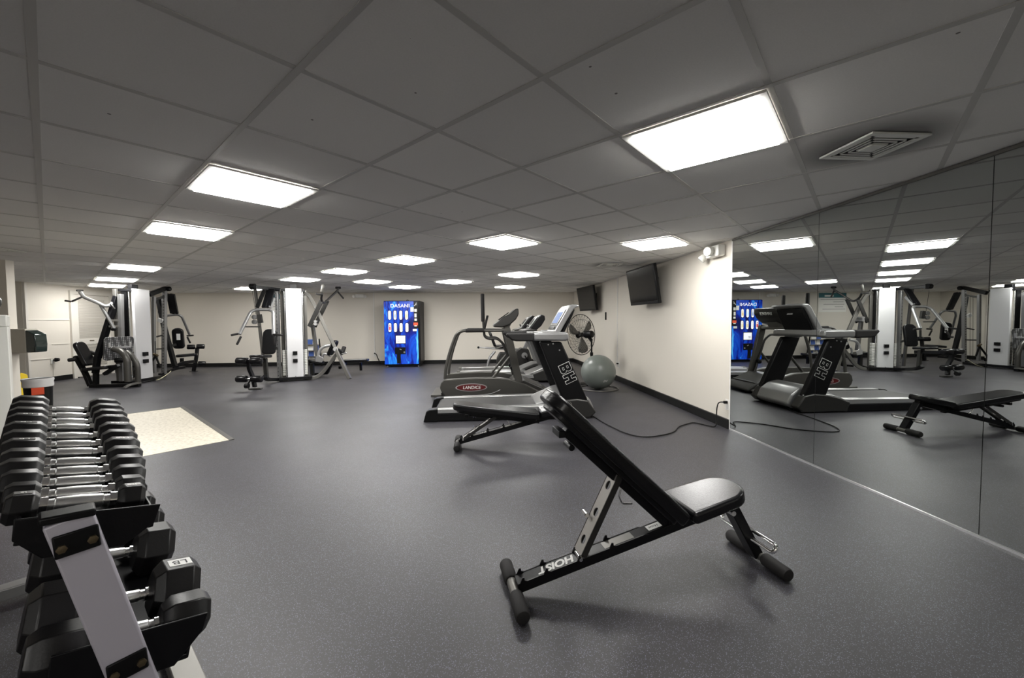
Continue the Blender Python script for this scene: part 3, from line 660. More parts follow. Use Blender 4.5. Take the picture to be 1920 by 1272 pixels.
RR = [.056, .055, .053, .050, .050, .048, .045, .043, .040, .036, .032, .031]
TH = [.104, .102, .100, .096, .094, .088, .084, .078, .074, .066, .056, .050]
nth = ['furthest', 'second furthest', 'third furthest', 'fourth furthest', 'fifth furthest', 'sixth furthest', 'sixth nearest', 'fifth nearest', 'fourth nearest', 'third nearest', 'second nearest', 'nearest and smallest']
av = []
XX = [130, 133, 131, 130, 128, 137, 141, 142, 143, 146, 148, 139]
for i, y in enumerate(yy):
    z = .770+RR[i]; a = atz(XX[i], y, z).dot(PD); av.append(a)
# keep the row from running off the near end of the tray
for i in range(11, -1, -1):
    lo = 1.325 if i == 11 else av[i+1]+(RR[i]+RR[i+1])*1.155+.001
    if av[i] < lo: av[i] = lo
for i in range(12):
    b = .034+.014*(1-i/11.)
    dumbbell(RR[i], TH[i], nth[i]+' hex dumbbell with chrome handle on the upper tier', 'hex dumbbells on the upper tier', b, av[i], .770+RR[i]+.002, 0, 'LB' if i in (3, 4, 6, 11) else None)
low = [(.050, .100, 1.33, 'nearest heavy hex dumbbell on the lower tier, half hidden by the grey upright', None),
       (.068, .102, 1.465, 'heavy hex dumbbell with a white weight label on the lower tier', 'LB'),
       (.069, .096, 1.78, 'third nearest hex dumbbell on the lower tier', None),
       (.069, .096, 1.98, 'fourth nearest hex dumbbell on the lower tier', None),
       (.070, .096, 2.17, 'fifth nearest hex dumbbell on the lower tier', None),
       (.070, .096, 2.38, 'sixth nearest hex dumbbell on the lower tier', None),
       (.070, .096, 2.59, 'furthest hex dumbbell on the lower tier', None)]
for R, th, a, l, mk in low:
    dumbbell(R, th, l, 'hex dumbbells on the lower tier', .098, a, .414+R+.003, 0, mk, .0625)
# ------------------------------------------------------------------ treadmills
def oval(cx, cz, rx, rz, n=28): return [(cx+rx*math.cos(2*pi*k/n), cz+rz*math.sin(2*pi*k/n)) for k in range(n)]
def side(m, poly, y, th): return m.prism([(p[0], p[1]) for p in poly], (0, y, 0), (1, 0, 0), (0, 0, 1), th)
T1 = thing('treadmill', 'large black and silver treadmill closest to the camera, with wide black uprights', 'treadmill', (0, 4.95, 0))
MB().prism([(-.66, .02), (1.0, .02), (1.0, .135), (-.60, .135)], (0, .43, 0), (1, 0, 0), (0, 0, 1), .74).build('deck', M_blackm, T1, bev=.006)
MB().box((.20, .43, .142), (1.55, .56, .012)).build('running_belt', M_belt, T1, bev=.002)
for y in (.045, .815):
    MB().prism([(-.58, .10), (.80, .10), (.98, .13), (.90, .175), (-.58, .155)], (0, y, 0), (1, 0, 0), (0, 0, 1), .10).build('side_rail', M_silverb, T1, bev=.008)
    MB().prism([(-.735, .0), (-.56, .0), (-.56, .158), (-.66, .150), (-.70, .13)], (0, y, 0), (1, 0, 0), (0, 0, 1), .13).build('end_cap', M_black, T1, bev=.010)
MB().prism([(-.60, .01), (1.35, .01), (1.35, .10), (-.60, .10)], (0, .0, 0), (1, 0, 0), (0, 0, 1), .03).build('side_skirt', M_black, T1, bev=.003)
hood = MB().prism([(.66, .16), (.80, .23), (.95, .305), (1.10, .335), (1.24, .31), (1.36, .22), (1.42, .09), (1.34, .03), (.70, .03)], (0, .43, 0), (1, 0, 0), (0, 0, 1), .62).build('motor_hood', M_silver, T1, bev=.03, seg=4, ang=15)
for y in (.0, .86):
    MB().prism([(.66, .13), (.80, .19), (.98, .235), (1.16, .25), (1.30, .225), (1.40, .08), (1.32, .01), (.70, .01)], (0, y+(.03 if y < .1 else -.03), 0), (1, 0, 0), (0, 0, 1), .13).build('hood_side', M_gund, T1, bev=.018, seg=3, ang=15)
    MB().tube([(.66, y, .135), (.80, y, .196), (.98, y, .241), (1.16, y, .256), (1.30, y, .231)], .008, 8, .1).build('hood_trim', M_silverb, T1)
    up = MB().prism([(.690, .965), (.965, .965), (1.305, .215), (.985, .215)], (0, y+(.03 if y < .1 else -.03), 0), (1, 0, 0), (0, 0, 1), .085).build('upright', M_black, T1, bev=.02, seg=3)
    if y < .1: faces = ((y-.0135, (1, 0)),)
    fy = y-.0135 if y < .1 else y+.0135
    rr = V((.413, 0, -.911)) if y < .1 else V((.413, 0, -.911))
    nrm = -1 if y < .1 else 1
    uu = V((-rr.z, 0, rr.x)) if nrm < 0 else V((rr.z, 0, -rr.x))
    rr2 = rr
    block_text('BH', .150, (1.040, fy, .575), rr2, V((0, -1 if y < .1 else 1, 0)).cross(rr2), up)
    for bx, bz in ((.86, .94), (.94, .86), (.80, .93)): MB().cyl((bx, y-.016 if y < .1 else y+.016, bz), (bx, y, bz), .009, 10).build('bolt', M_silverb, up)
    h = MB().prism([(.62, .982), (1.02, .972), (1.06, 1.00), (1.045, 1.075), (.62, 1.075)], (0, y+(.01 if y < .1 else -.01), 0), (1, 0, 0), (0, 0, 1), .10).build('handrail', M_silver, T1, bev=.022, seg=4)
    MB().prism([(.275, 1.060), (.345, .990), (.40, .975), (.622, .972), (.622, 1.078), (.30, 1.078)], (0, y+(.01 if y < .1 else -.01), 0), (1, 0, 0), (0, 0, 1), .102).build('hand_grip', M_rub, h, bev=.02, seg=4)
MB().prism([(.72, 1.0), (1.03, .985), (1.06, 1.01), (1.05, 1.08), (.72, 1.08)], (0, .43, 0), (1, 0, 0), (0, 0, 1), .80).build('console_bridge', M_silver, T1, bev=.02, seg=4)
con = MB().prism([(.78, 1.075), (.905, 1.090), (1.075, 1.385), (1.12, 1.43), (1.20, 1.432), (1.235, 1.410), (1.16, 1.375), (1.11, 1.30), (1.005, 1.12), (.97, 1.06), (.80, 1.05)], (0, .43, 0), (1, 0, 0), (0, 0, 1), .56).build('console', M_silver, T1, bev=.016, seg=3, ang=20)
cd_ = V((.17, 0, .295)).normalized(); cn = V((-.295, 0, .17)).normalized()
R = Matrix((cd_, V((0, 1, 0)).cross(V((0, 0, 0))) if 0 else V((0, 1, 0)), cd_.cross(V((0, 1, 0))))).transposed()
cpt = lambda s: V((.905, .43, 1.090))+cd_*s+cn*.004
MB().box(cpt(.20)+cn*.001, (.17, .34, .010), rot=R).build('screen', M_lcd, con, bev=.002)
MB().box(cpt(.20), (.24, .50, .006), rot=R).build('screen_surround', M_gun, con, bev=.002)
MB().box(cpt(.045)+cn*.004, (.04, .40, .012), rot=R).box(cpt(-.05)+V((0, 0, .012)), (.03, .44, .02)).build('button_row', M_gund, con, bev=.003)
MB().prism([(.985, 1.08), (1.085, 1.30), (1.135, 1.375), (1.165, 1.37), (1.13, 1.28), (1.02, 1.06)], (.016, .43, 0), (1, 0, 0), (0, 0, 1), .50).build('console_back', M_black, con, bev=.012, ang=20)
MB().box((1.157, .43, 1.30), (.006, .10, .03), rot=(0, math.radians(-24), 0)).build('maker_plate', M_silverb, con)
for y in (.15, .70): MB().lathe([(.05, 0), (.052, .018), (.04, .02), (.036, .004)], (.86, y, 1.075), (0, 0, 1), 24).build('cup_holder', M_silverb, T1)
MB().ell((1.175, .43, 1.425), (.03, .05, .018), 18, 10).build('console_speaker', M_silverb, con)
for y in (.12, .74): MB().cyl((1.30, y-.03, .035), (1.30, y+.03, .035), .035).build('transport_wheel', M_black, T1)
# --- the second treadmill
T2 = thing('treadmill', 'dark grey treadmill with a red oval badge, second from the camera', 'treadmill', (0, 6.30, 0))
pan = [(-.675, .205), (-.655, .285), (-.61, .333), (-.40, .345), (-.055, .353), (.20, .350), (.361, .335), (.55, .28), (.72, .205), (.90, .11), (1.06, .06), (1.04, .035), (-.52, .036), (-.60, .08), (-.65, .14)]
MB().prism([(-.70, .05), (.95, .05), (.95, .18), (-.62, .18)], (0, .38, 0), (1, 0, 0), (0, 0, 1), .62).build('deck', M_gund, T2, bev=.008)
MB().box((.10, .38, .186), (1.45, .53, .012)).build('running_belt', M_belt, T2)
MB().box((-.74, .38, .07), (.16, .72, .04)).build('rear_tray', M_lan, T2, bev=.006)
for y in (0, .76):
    sp_ = MB().prism(pan, (0, y, 0), (1, 0, 0), (0, 0, 1), .09).build('side_panel', M_lan, T2, bev=.016, seg=3, ang=12)
    s = -1 if y == 0 else 1; yy_ = y+s*.0455
    MB().prism(oval(-.19, .205, .245, .062), (0, yy_, 0), (1, 0, 0), (0, 0, 1), .004).build('badge_border', M_silverb, sp_)
    MB().prism(oval(-.19, .205, .225, .050), (0, yy_+s*.002, 0), (1, 0, 0), (0, 0, 1), .004).build('badge', mat('dark_red', (.10, .006, .008), .35), sp_)
    text_mesh('badge_lettering', 'LANDICE', .066, M_label, (-.185, yy_+s*.0048, .203), (1 if s < 0 else -1, 0, 0), (0, 0, 1), sp_, .0006, .0008, shear=.15)
    MB().tube([(-.33, yy_, .08), (-.05, yy_, .082), (.12, yy_, .10), (.26, yy_, .16)], .005, 8, .12).build('panel_trim', M_silver, sp_)
    yr = .03 if y == 0 else .73
    hr = MB().tube([(-.60, yr, .33), (-.585, yr, .50), (-.52, yr, .76), (-.42, yr, 1.03), (-.33, yr, 1.082), (.34, yr, 1.082)], .024, 14, .12).build('handrail', M_lan, T2)
    MB().cyl((-.27, yr, 1.083), (.02, yr, 1.083), .029, 16).build('rail_grip', M_rub, hr)
    MB().beam((.365, yr, 1.12), (.56, yr, .26), .07, .115, up=(1, 0, 0)).build('upright', M_lan, T2, bev=.01)
    MB().tube([(.14, yr, .33), (.43, yr, .68)], .020, 12).build('brace', M_lan, T2)
MB().prism([(.30, .10), (.50, .30), (.66, .29), (.95, .16), (1.10, .06), (1.08, .03), (.32, .03)], (0, .38, 0), (1, 0, 0), (0, 0, 1), .66).build('motor_hood', M_gund, T2, bev=.02, seg=3, ang=15)
MB().box((.36, .38, 1.075), (.12, .72, .05)).build('crossbar', M_gun, T2, bev=.012)
c2 = MB().prism([(.165, 1.135), (.17, 1.175), (.24, 1.225), (.33, 1.30), (.42, 1.335), (.52, 1.425), (.56, 1.43), (.565, 1.33), (.52, 1.25), (.42, 1.165), (.30, 1.125)], (0, .38, 0), (1, 0, 0), (0, 0, 1), .62).build('console', M_gund, T2, bev=.025, seg=3, ang=15)
MB().beam((.36, .38, 1.08), (.42, .38, 1.2), .25, .08, up=(1, 0, 0)).build('console_neck', M_gun, c2)
text_mesh('console_lettering', 'LANDICE', .07, M_label, (.558, .38, 1.325), (0, 1, 0), (.45, 0, .9), c2, .012, 0)
MB().prism([(0, 0), (.20, 0), (.20, .30), (0, .30)], (.255, .24, 1.253), (.82, 0, .57), (0, 1, 0), .012).build('screen', M_screen, c2)
for k, y in enumerate((.15, .70)):
    ma = MB().tube([(.005, y, 1.25), (.02, y, .98), (.10, y+.02, .94), (.22, y+.02, .96), (.33, y+.02, .86), (.60, y+(.12 if not k else -.06), .16)], .020, 12, .06).build('moving_arm', M_gund, T2)
    MB().capsule((.0, y, 1.22), (-.005, y, 1.665), .030, .5, 18).build('hand_grip', M_rub, ma)
    MB().tube([(.02, y, 1.10), (.045, y, 1.20), (.075, y, 1.32)], .018, 10).build('short_grip', M_rub, ma)
    MB().lathe([(.02, 0), (.04, .01), (.04, .05), (.02, .06)], (.47, y+(.08 if not k else -.04)-.03, .47), (0, 1, 0), 16).build('arm_knob', M_black, ma)
# --- two silver treadmills at the back
def back_treadmill(y0, dx, label):
    t = thing('treadmill', label, 'treadmill', (dx, y0, 0), 0, 'silver treadmills at the back of the row')
    MB().prism([(-.48, .03), (1.05, .03), (1.05, .135), (-.45, .135)], (0, .37, 0), (1, 0, 0), (0, 0, 1), .60).build('deck', M_gund, t, bev=.006)
    MB().box((.28, .37, .142), (1.40, .48, .012)).build('running_belt', M_belt, t)
    for y in (.03, .71):
        MB().prism([(-.50, .08), (.95, .10), (.93, .165), (-.49, .150)], (0, y, 0), (1, 0, 0), (0, 0, 1), .09).build('side_rail', M_silverb, t, bev=.008)
        MB().box((-.53, y, .09), (.06, .10, .13)).build('end_cap', M_gun, t, bev=.01)
        MB().beam((1.30, y, .22), (1.0, y, 1.0), .06, .11, up=(1, 0, 0)).build('upright', M_silver, t, bev=.012)
        MB().tube([(1.02, y, .97), (.80, y, 1.0), (.52, y, .99)], .022, 12, .06).build('handrail', M_gund, t)
    MB().prism([(.78, .13), (.95, .20), (1.15, .275), (1.32, .28), (1.50, .20), (1.56, .08), (1.50, .03), (.82, .03)], (0, .37, 0), (1, 0, 0), (0, 0, 1), .74).build('motor_hood', M_gund, t, bev=.03, seg=3, ang=12)
    MB().prism([(.80, .15), (.96, .215), (1.15, .288), (1.30, .292), (1.30, .270), (.84, .13)], (0, .37, 0), (1, 0, 0), (0, 0, 1), .56).build('hood_cover', M_silver, t, bev=.01, ang=15)
    MB().prism([(.70, 1.0), (.98, 1.0), (1.03, 1.05), (.90, 1.08), (.72, 1.05)], (0, .37, 0), (1, 0, 0), (0, 0, 1), .72).build('console_bridge', M_gund, t, bev=.012)
    c = MB().prism([(.78, 1.05), (.88, 1.075), (1.05, 1.30), (1.12, 1.36), (1.19, 1.335), (1.20, 1.26), (1.12, 1.13), (1.0, 1.03)], (0, .37, 0), (1, 0, 0), (0, 0, 1), .50).build('console', M_black, t, bev=.03, seg=3, ang=15)
    MB().prism([(0, 0), (.30, 0), (.30, .42), (0, .42)], (.865, .16, 1.078), (.60, 0, .80), (0, 1, 0), .016).build('console_face', M_silverb, c, bev=.004)
    MB().prism([(.10, .08), (.24, .08), (.24, .34), (.10, .34)], (.858, .16, 1.084), (.60, 0, .80), (0, 1, 0), .018).build('screen', M_gund, c)
    MB().beam((.90, .37, 1.08), (.86, .37, 1.16), .20, .02).build('reading_ledge', M_gund, c)
back_treadmill(7.95, .05, 'silver treadmill third from the camera, its console beside the fan')
back_treadmill(8.88, -.02, 'silver treadmill furthest from the camera, in front of the recumbent bike')
# ------------------------------------------------------------------ recumbent bike and elliptical
t = thing('exercise_bike', 'grey recumbent exercise bike behind the furthest treadmill', 'exercise bike', (0, 10.25, 0))
MB().prism([(.34, .06), (1.22, .05), (1.26, .20), (1.16, .52), (.95, .56), (.80, .44), (.42, .45), (.34, .30)], (0, .12, 0), (1, 0, 0), (0, 0, 1), .20).build('body_shell', M_gund, t, bev=.03, seg=3, ang=15)
MB().tube([(.10, .0, .06), (.15, .0, .30), (.30, .02, .47)], .028, 12, .1).tube([(.10, .24, .06), (.15, .24, .30), (.30, .22, .47)], .028, 12, .1).build('rear_leg', M_silver, t)
MB().beam((.05, .12, .56), (1.0, .12, .50), .09, .05).build('seat_rail', M_silver, t, bev=.006)
MB().cyl((-.10, -.02, .58), (.75, -.02, .50), .014).build('adjuster_rod', M_silverb, t); MB().ell((-.12, -.02, .58), (.03, .03, .03), 16, 10).build('adjuster_knob', M_black, t)
MB().prism(pad_outline(.42, .40, .05, .10), (.30, .12, .60), (-.35, 0, .94), (0, 1, 0), .07).build('back_pad', M_vinyl, t, bev=.02, seg=3)
MB().prism(pad_outline(.36, .40, .06, .10), (.30, .12, .59), (1, 0, .05), (0, 1, 0), .07).build('seat_pad', M_vinyl, t, bev=.02, seg=3)
for y in (-.14, .38): MB().tube([(.30, y, .56), (.55, y, .62), (.62, y, .72), (.72, y, .66)], .014, 10, .05).build('seat_handle', M_gun, t)
MB().cyl((1.05, -.01, .36), (1.05, .02, .36), .075, 28).build('crank_disc', M_silverb, t)
MB().beam((1.05, -.03, .36), (1.14, -.03, .22), .02, .03).box((1.15, -.08, .21), (.10, .10, .03)).build('pedal_crank', M_black, t)
MB().beam((1.05, .12, .50), (1.30, .12, 1.05), .08, .10, up=(1, 0, 0)).build('mast', M_silver, t, bev=.01)
MB().prism([(0, 0), (.30, .12), (.34, .20), (.26, .22), (-.02, .08)], (1.12, .12, 1.0), (1, 0, 0), (0, 0, 1), .34).build('console', M_black, t, bev=.015)
MB().box((.12, .12, .03), (.08, .50, .05)).box((1.15, .12, .03), (.08, .50, .05)).build('floor_bar', M_gund, t, bev=.006)
# ------------------------------------------------------------------ fan and ball
FD = V((math.sin(math.radians(-34)), math.cos(math.radians(-34)), -.05)).normalized(); FC = V((1.93, 7.85, .955)); pole = V((2.075, 7.63, 0))
t = thing('pedestal_fan', 'large black pedestal fan behind the grey exercise ball', 'fan', (pole.x, pole.y, 0))
L_ = lambda p: V(p)-V((pole.x, pole.y, 0))
MB().lathe([(.24, 0), (.24, .02), (.20, .035), (.05, .05), (.035, .10)], (0, 0, 0), (0, 0, 1), 36).build('fan_base', M_black, t)
MB().cyl((0, 0, .05), (0, 0, .62), .022, 16).cyl((0, 0, .58), (0, 0, .86), .016, 16).cyl((0, 0, .56), (0, 0, .62), .030, 16).build('pole', M_black, t)
hub = L_(FC); mo_ = hub-FD*.20
MB().capsule(mo_+FD*.12, mo_-FD*.09, .070, .5, 24).beam(mo_-V((0, 0, .05)), V((0, 0, .84)), .04, .05, up=(1, 0, 0)).build('motor', M_black, t)
_, fx, fy_ = frame_of(FD)
gr = MB()
def gp(r, a, d): return hub+FD*d+(fx*math.cos(a)+fy_*math.sin(a))*r
RG = .40
gr.tube([gp(RG, 2*pi*k/48, 0) for k in range(48)], .007, 8, closed=True)
for sgn in (-1, 1):
    for rr_ in (.15, .30): gr.tube([gp(rr_, 2*pi*k/40, sgn*.085*(1-(rr_/RG)**2)) for k in range(40)], .0022, 4, closed=True)
    for k in range(30):
        a0 = 2*pi*k/30; gr.tube([gp(r_, a0+sgn*.9*(1-r_/RG), sgn*.085*(1-(r_/RG)**2)) for r_ in (.06, .14, .22, .31, RG)], .0021, 4)
gr.build('grille', M_black, t)
MB().cyl(hub+FD*.08, hub+FD*.09, .07, 28).build('grille_badge', M_black, t)
MB().cyl(hub-FD*.03, hub+FD*.03, .045, 20).build('blade_hub', M_gund, t)
for k in range(3):
    a0 = 2*pi*k/3+.4; m = MB(); ring = []
    for r_, w_, tw in ((.04, .10, .6), (.14, .42, .5), (.26, .50, .38), (.34, .40, .30), (.365, .15, .28)):
        row = []
        for q in (-.5, -.25, 0, .25, .5): row.append(m.bm.verts.new(gp(r_, a0+q*w_*(1.6 if r_ < .1 else 1.5), q*r_*w_*tw*1.6)))
        ring.append(row)
    for A_, B_ in zip(ring, ring[1:]):
        for q in range(4): m.bm.faces.new((A_[q], A_[q+1], B_[q+1], B_[q]))
    bl = m.build('blade', M_gun, t); sm = bl.modifiers.new('solid', 'SOLIDIFY'); sm.thickness = .004
tb = thing('exercise_ball', 'large grey exercise ball on the floor by the right wall', 'exercise ball', (2.056, 7.10, 0))
bl = MB().ell((0, 0, .307), .307, 48, 32).build('ball', M_ball, tb)
d_ = V((.12, -.92, -.42)).normalized(); rg = V((0, 0, 1)).cross(d_).normalized()
text_mesh('ball_print', '2H', .06, M_label, V((0, 0, .307))+d_*.3085, rg, V((0, 0, 1))-d_*d_.z, tb, .001, shear=.3)
cp = tag(MB().tube([(2.056+.35*math.cos(2*pi*k/40), 7.12+.35*math.sin(2*pi*k/40), .012) for k in range(40)], .011, 8, closed=True).build('floor_hoop', M_gun), 'thin grey hoop lying on the floor around the exercise ball', 'hoop')
# power cord from the near treadmill
pts = [atz(x, y, .009) for x, y in [(1112, 781), (1135, 795), (1170, 812), (1195, 819), (1220, 820), (1250, 815), (1265, 810), (1272, 800), (1300, 792), (1325, 798), (1342, 802)]]
pts = [V((1.30, 5.25, .03))]+pts+[V((2.66, 4.42, .06)), V((2.672, 4.44, .20)), V((2.67, 4.40, .285)), V((XR-.01, 4.34, .293))]
tag(MB().tube(pts, .0065, 8, .09).build('extension_cord', M_black), 'long black cord curving over the floor from treadmill to wall outlet', 'cord')
# ------------------------------------------------------------------ multi-station gyms
a_ = aty
G2 = thing('multi_gym', 'centre cable multi gym with a white shroud and press arms either side', 'multi gym', (-3.95, 9.0, 0))
def rel(o): return lambda x, y, Y: aty(x, y, Y)-o
g2 = rel(V((-3.95, 9.0, 0)))
def plates(par, c, rx, w, d, z0, z1, n, m):     # a stack of plates, one mesh (stacked pattern), turned by rx
    b = MB(); h = (z1-z0)/n
    for k in range(n): b.box((c[0], c[1], z0+h*(k+.5)), (w, d, h*.72), rot=(0, 0, rx))
    return b.build('weight_stack', m, par, bev=.0015)
r2 = V((.91, .42, 0)).normalized(); n2 = V((.42, -.91, 0)).normalized(); an2 = math.atan2(r2.y, r2.x)
o2 = V((-3.95, 8.80, 0))-V((-3.95, 9.0, 0))
sh = MB().box(o2+V((0, 0, .985))-n2*.02, (.30, .05, 1.93), rot=(0, 0, an2)).build('shroud', M_stack, G2, bev=.008)
for z in (.595, .435): MB().box(o2+n2*.025+V((0, 0, z)), (.085, .05, .075), rot=(0, 0, an2)).cyl(o2+n2*.05+V((0, 0, z)), o2+n2*.056+V((0, 0, z)), .01).build('range_block', M_black, sh, bev=.004)
MB().cyl(o2+n2*.006+V((0, 0, .10)), o2+n2*.009+V((0, 0, .10)), .008).build('screw', M_black, sh)
MB().box(o2-n2*.06+V((0, 0, 1.99)), (.13, .05, .10), rot=(0, 0, an2)).build('top_bracket', M_black, G2, bev=.004)
plates(G2, o2-n2*.13, an2, .46, .12, .12, .66, 15, M_offw)
for s in (-1, 1):
    MB().beam(o2-n2*.13+r2*s*.17+V((0, 0, .1)), o2-n2*.13+r2*s*.17+V((0, 0, 1.93)), .05, .11, up=n2).build('stack_housing', M_black, G2)
    MB().cyl(o2-n2*.06+r2*s*.17+V((0, 0, .1)), o2-n2*.06+r2*s*.17+V((0, 0, 1.92)), .012).build('guide_rod', M_chrome, G2)
    MB().beam(o2-n2*.22+r2*s*.22+V((0, 0, .05)), o2-n2*.22+r2*s*.22+V((0, 0, 1.93)), .06, .06, up=n2).build('stack_upright', M_gun, G2, bev=.004)
MB().box(o2-n2*.16+V((0, 0, .06)), (.62, .40, .06), rot=(0, 0, an2)).build('stack_base', M_blackm, G2, bev=.006)
MB().box(o2-n2*.14+V((0, 0, 1.91)), (.44, .26, .05), rot=(0, 0, an2)).build('stack_top', M_blackm, G2, bev=.006)
# chest press side
upA = MB().beam(g2(519, 547, 8.80), g2(524, 708, 8.80), .055, .075, up=(0, 1, 0)).build('perforated_upright', M_silver, G2, bev=.004)
hb = MB()
for k in range(22):
    p = g2(519, 547, 8.80).lerp(g2(524, 708, 8.80), (k+.5)/22); hb.cyl(p+V((0, -.036, 0)), p+V((0, -.0395, 0)), .008, 10)
hb.build('pin_holes', M_black, upA)
MB().beam(g2(478, 540, 9.05), g2(498, 706, 9.05), .05, .05, up=(0, 1, 0)).build('pulley_post', M_gun, G2, bev=.004)
MB().beam(g2(474, 538, 8.45), g2(524, 544, 9.0), .07, .07).cyl(g2(474, 538, 8.45)+V((-.05, 0, 0)), g2(474, 538, 8.45)+V((.05, 0, 0)), .06).build('top_boom', M_blackm, G2, bev=.006)
MB().tube([g2(473, 545, 8.45), g2(480, 590, 8.45)], .004, 6).build('cable', M_black, G2)
for y in (595, 604): MB().cyl(g2(477, y, 8.45)+V((0, -.02, 0)), g2(477, y, 8.45)+V((0, .02, 0)), .045, 24).build('pulley', M_silver, G2)
MB().beam(g2(486, 590, 8.47), g2(489, 606, 8.47), .08, .05, up=(0, 1, 0)).build('pulley_bracket', M_gund, G2)
MB().tube([g2(459, 613, 8.45), g2(487, 613, 8.45)], .012, 10).build('low_bar', M_gund, G2)
for x0, x1 in ((505, 495), (511, 504)): MB().beam(g2(x0, 543, 8.75), g2(x1, 577, 8.50), .04, .09, up=(1, 0, 0)).build('press_linkage', M_blackm, G2, bev=.006)
MB().beam(g2(513, 560, 8.70), g2(507, 577, 8.5), .05, .05).build('linkage_damper', M_silverb, G2)
MB().beam(g2(482, 577, 8.95), g2(497, 541, 8.95), .05, .06, up=(1, 0, 0)).build('diagonal_brace', M_blackm, G2)
ar = MB().tube([g2(449, 627, 8.15), g2(470, 585, 8.42), g2(480, 581, 8.48), g2(506, 581, 8.50), g2(512, 585, 8.45), g2(513, 628, 8.15)], .030, 14, .14).build('press_arm', M_silver, G2)
for p, q in (((433, 629, 8.05), (447, 626, 8.15)), ((444, 647, 8.10), (452, 631, 8.16)), ((512, 627, 8.15), (530, 629, 8.15)), ((513, 630, 8.15), (515, 647, 8.12))):
    MB().capsule(g2(*p), g2(*q), .020, .4, 14).build('hand_grip', M_rub, ar)
c = g2(503, 641, 8.62)
MB().prism(pad_outline(.52, .25, .07, .10), c-V((0, 0, .26)), (0.03, .12, 1), (1, .25, 0), .07).build('back_pad', M_vinyl, G2, bev=.02, seg=3)
MB().beam(c+V((.02, .05, -.1)), g2(522, 655, 8.80), .05, .05).build('pad_bracket', M_gund, G2)
MB().prism(pad_outline(.38, .27, .05, .08), g2(500, 668, 8.52), (-.1, -1, .06), (1, -.1, 0), .06).build('seat_pad', M_vinyl, G2, bev=.02, seg=3)
MB().beam(g2(499, 676, 8.55), g2(472, 679, 7.78), .06, .07).build('seat_beam', M_blackm, G2, bev=.004)
MB().beam(g2(497, 672, 8.4), g2(500, 708, 8.4), .06, .06, up=(0, 1, 0)).build('seat_post', M_gund, G2)
MB().rtube([g2(497, 706, 8.30), g2(500, 712, 8.45), g2(530, 712, 8.85)], .08, .06, .1).build('base_beam', M_blackm, G2, bev=.004)
MB().rtube([g2(466, 674, 7.72), g2(467, 692, 7.74), g2(473, 704, 7.78), g2(478, 726, 7.72)], .05, .07, .06, up=(0, 1, 0)).build('leg_lever', M_blackm, G2, bev=.004)
MB().box(g2(479, 729, 7.75)+V((0, 0, .0)), (.22, .08, .02)).build('foot_plate', M_gund, G2)
MB().cyl(g2(463, 724, 7.6)+V((-.03, 0, 0)), g2(463, 724, 7.6)+V((.03, 0, 0)), .045, 20).tube([g2(463, 724, 7.6), g2(470, 712, 7.7)], .015, 8).build('plate_peg', M_black, G2)
for x0, x1, y in ((443, 465, 677), (469, 491, 677), (443, 464, 711), (471, 492, 711)):
    rl = MB().capsule(g2(x0, y, 7.72), g2(x1, y, 7.72), .062, .35, 24).build('leg_roller', M_vinyl, G2)
MB().cyl(g2(462, 711, 7.72), g2(474, 711, 7.72), .02).cyl(g2(463, 677, 7.72), g2(472, 677, 7.72), .02).build('roller_axle', M_silverb, G2)
# lever row side
bb = MB().rtube([g2(566, 549, 9.05), g2(578, 552, 9.12), g2(590, 573, 9.2), g2(631, 658, 9.2)], .07, .09, .15, up=(0, 1, 0)).build('main_boom', M_gun, G2, bev=.006)
MB().beam(g2(630, 655, 9.15), g2(656, 711, 9.0), .07, .09, up=(0, 1, 0)).build('front_leg', M_gun, G2, bev=.006)
MB().box(g2(658, 712, 9.0)+V((0, 0, -.0)), (.14, .10, .012)).build('foot_plate', M_gun, G2)
MB().rtube([g2(572, 710, 9.0), g2(594, 708, 9.1), g2(606, 698, 9.15), g2(634, 660, 9.2)], .07, .085, .2, up=(0, 1, 0)).build('lower_frame', M_gun, G2, bev=.006)
MB().beam(g2(613, 700, 9.55), g2(626, 672, 9.35), .06, .07, up=(0, 1, 0)).beam(g2(590, 702, 9.55), g2(614, 700, 9.55), .06, .05).build('rear_leg', M_blackm, G2)
MB().cyl(g2(629, 655, 9.1), g2(629, 655, 9.3), .05, 20).build('pivot_cap', M_silverb, G2)
MB().beam(g2(586, 610, 9.25), g2(595, 670, 9.25), .06, .08, up=(0, 1, 0)).build('link_post', M_gun, G2, bev=.004)
for y, dx in ((9.08, 0), (9.34, 11)): MB().beam(g2(580+dx*.9, 613, y), g2(603+dx, 564, y), .035, .085, up=(1, 0, 0)).build('lever_plate', M_gund, G2, bev=.006)
for y in (603, 608): MB().cyl(g2(591, y, 9.05), g2(594, y, 9.36), .03, 16).build('lever_sleeve', M_silverb, G2)
ar = MB().tube([g2(604, 551, 8.88), g2(602, 562, 9.02), g2(607, 570, 9.2), g2(620, 557, 9.38), g2(633, 545, 9.54), g2(635, 539, 9.54)], .024, 12, .08).build('row_arm', M_gund, G2)
for p, q, r in (((603, 548, 8.87), (606, 533, 8.87), .032), ((592, 551, 8.80), (602, 553, 8.87), .018), ((629, 540, 9.54), (639, 540, 9.54), .028), ((633, 547, 9.54), (644, 560, 9.45), .018)):
    MB().capsule(g2(*p), g2(*q), r, .4, 14).build('hand_grip', M_gun if r > .03 else M_rub, ar)
MB().tube([g2(597, 676, 9.1), g2(598, 659, 9.1), g2(606, 650, 9.1), g2(619, 648, 9.12)], .032, 12, .1).tube([g2(604, 676, 9.3), g2(606, 662, 9.3), g2(620, 668, 9.3)], .022, 10, .08).build('curved_guide', M_silverb, G2)
MB().prism([(-.08, -.05), (.05, -.07), (.09, .02), (0, .08), (-.08, .06)], g2(599, 674, 9.08), (1, 0, 0), (0, 0, 1), .02).build('cam_plate', M_silverb, G2, bev=.004)
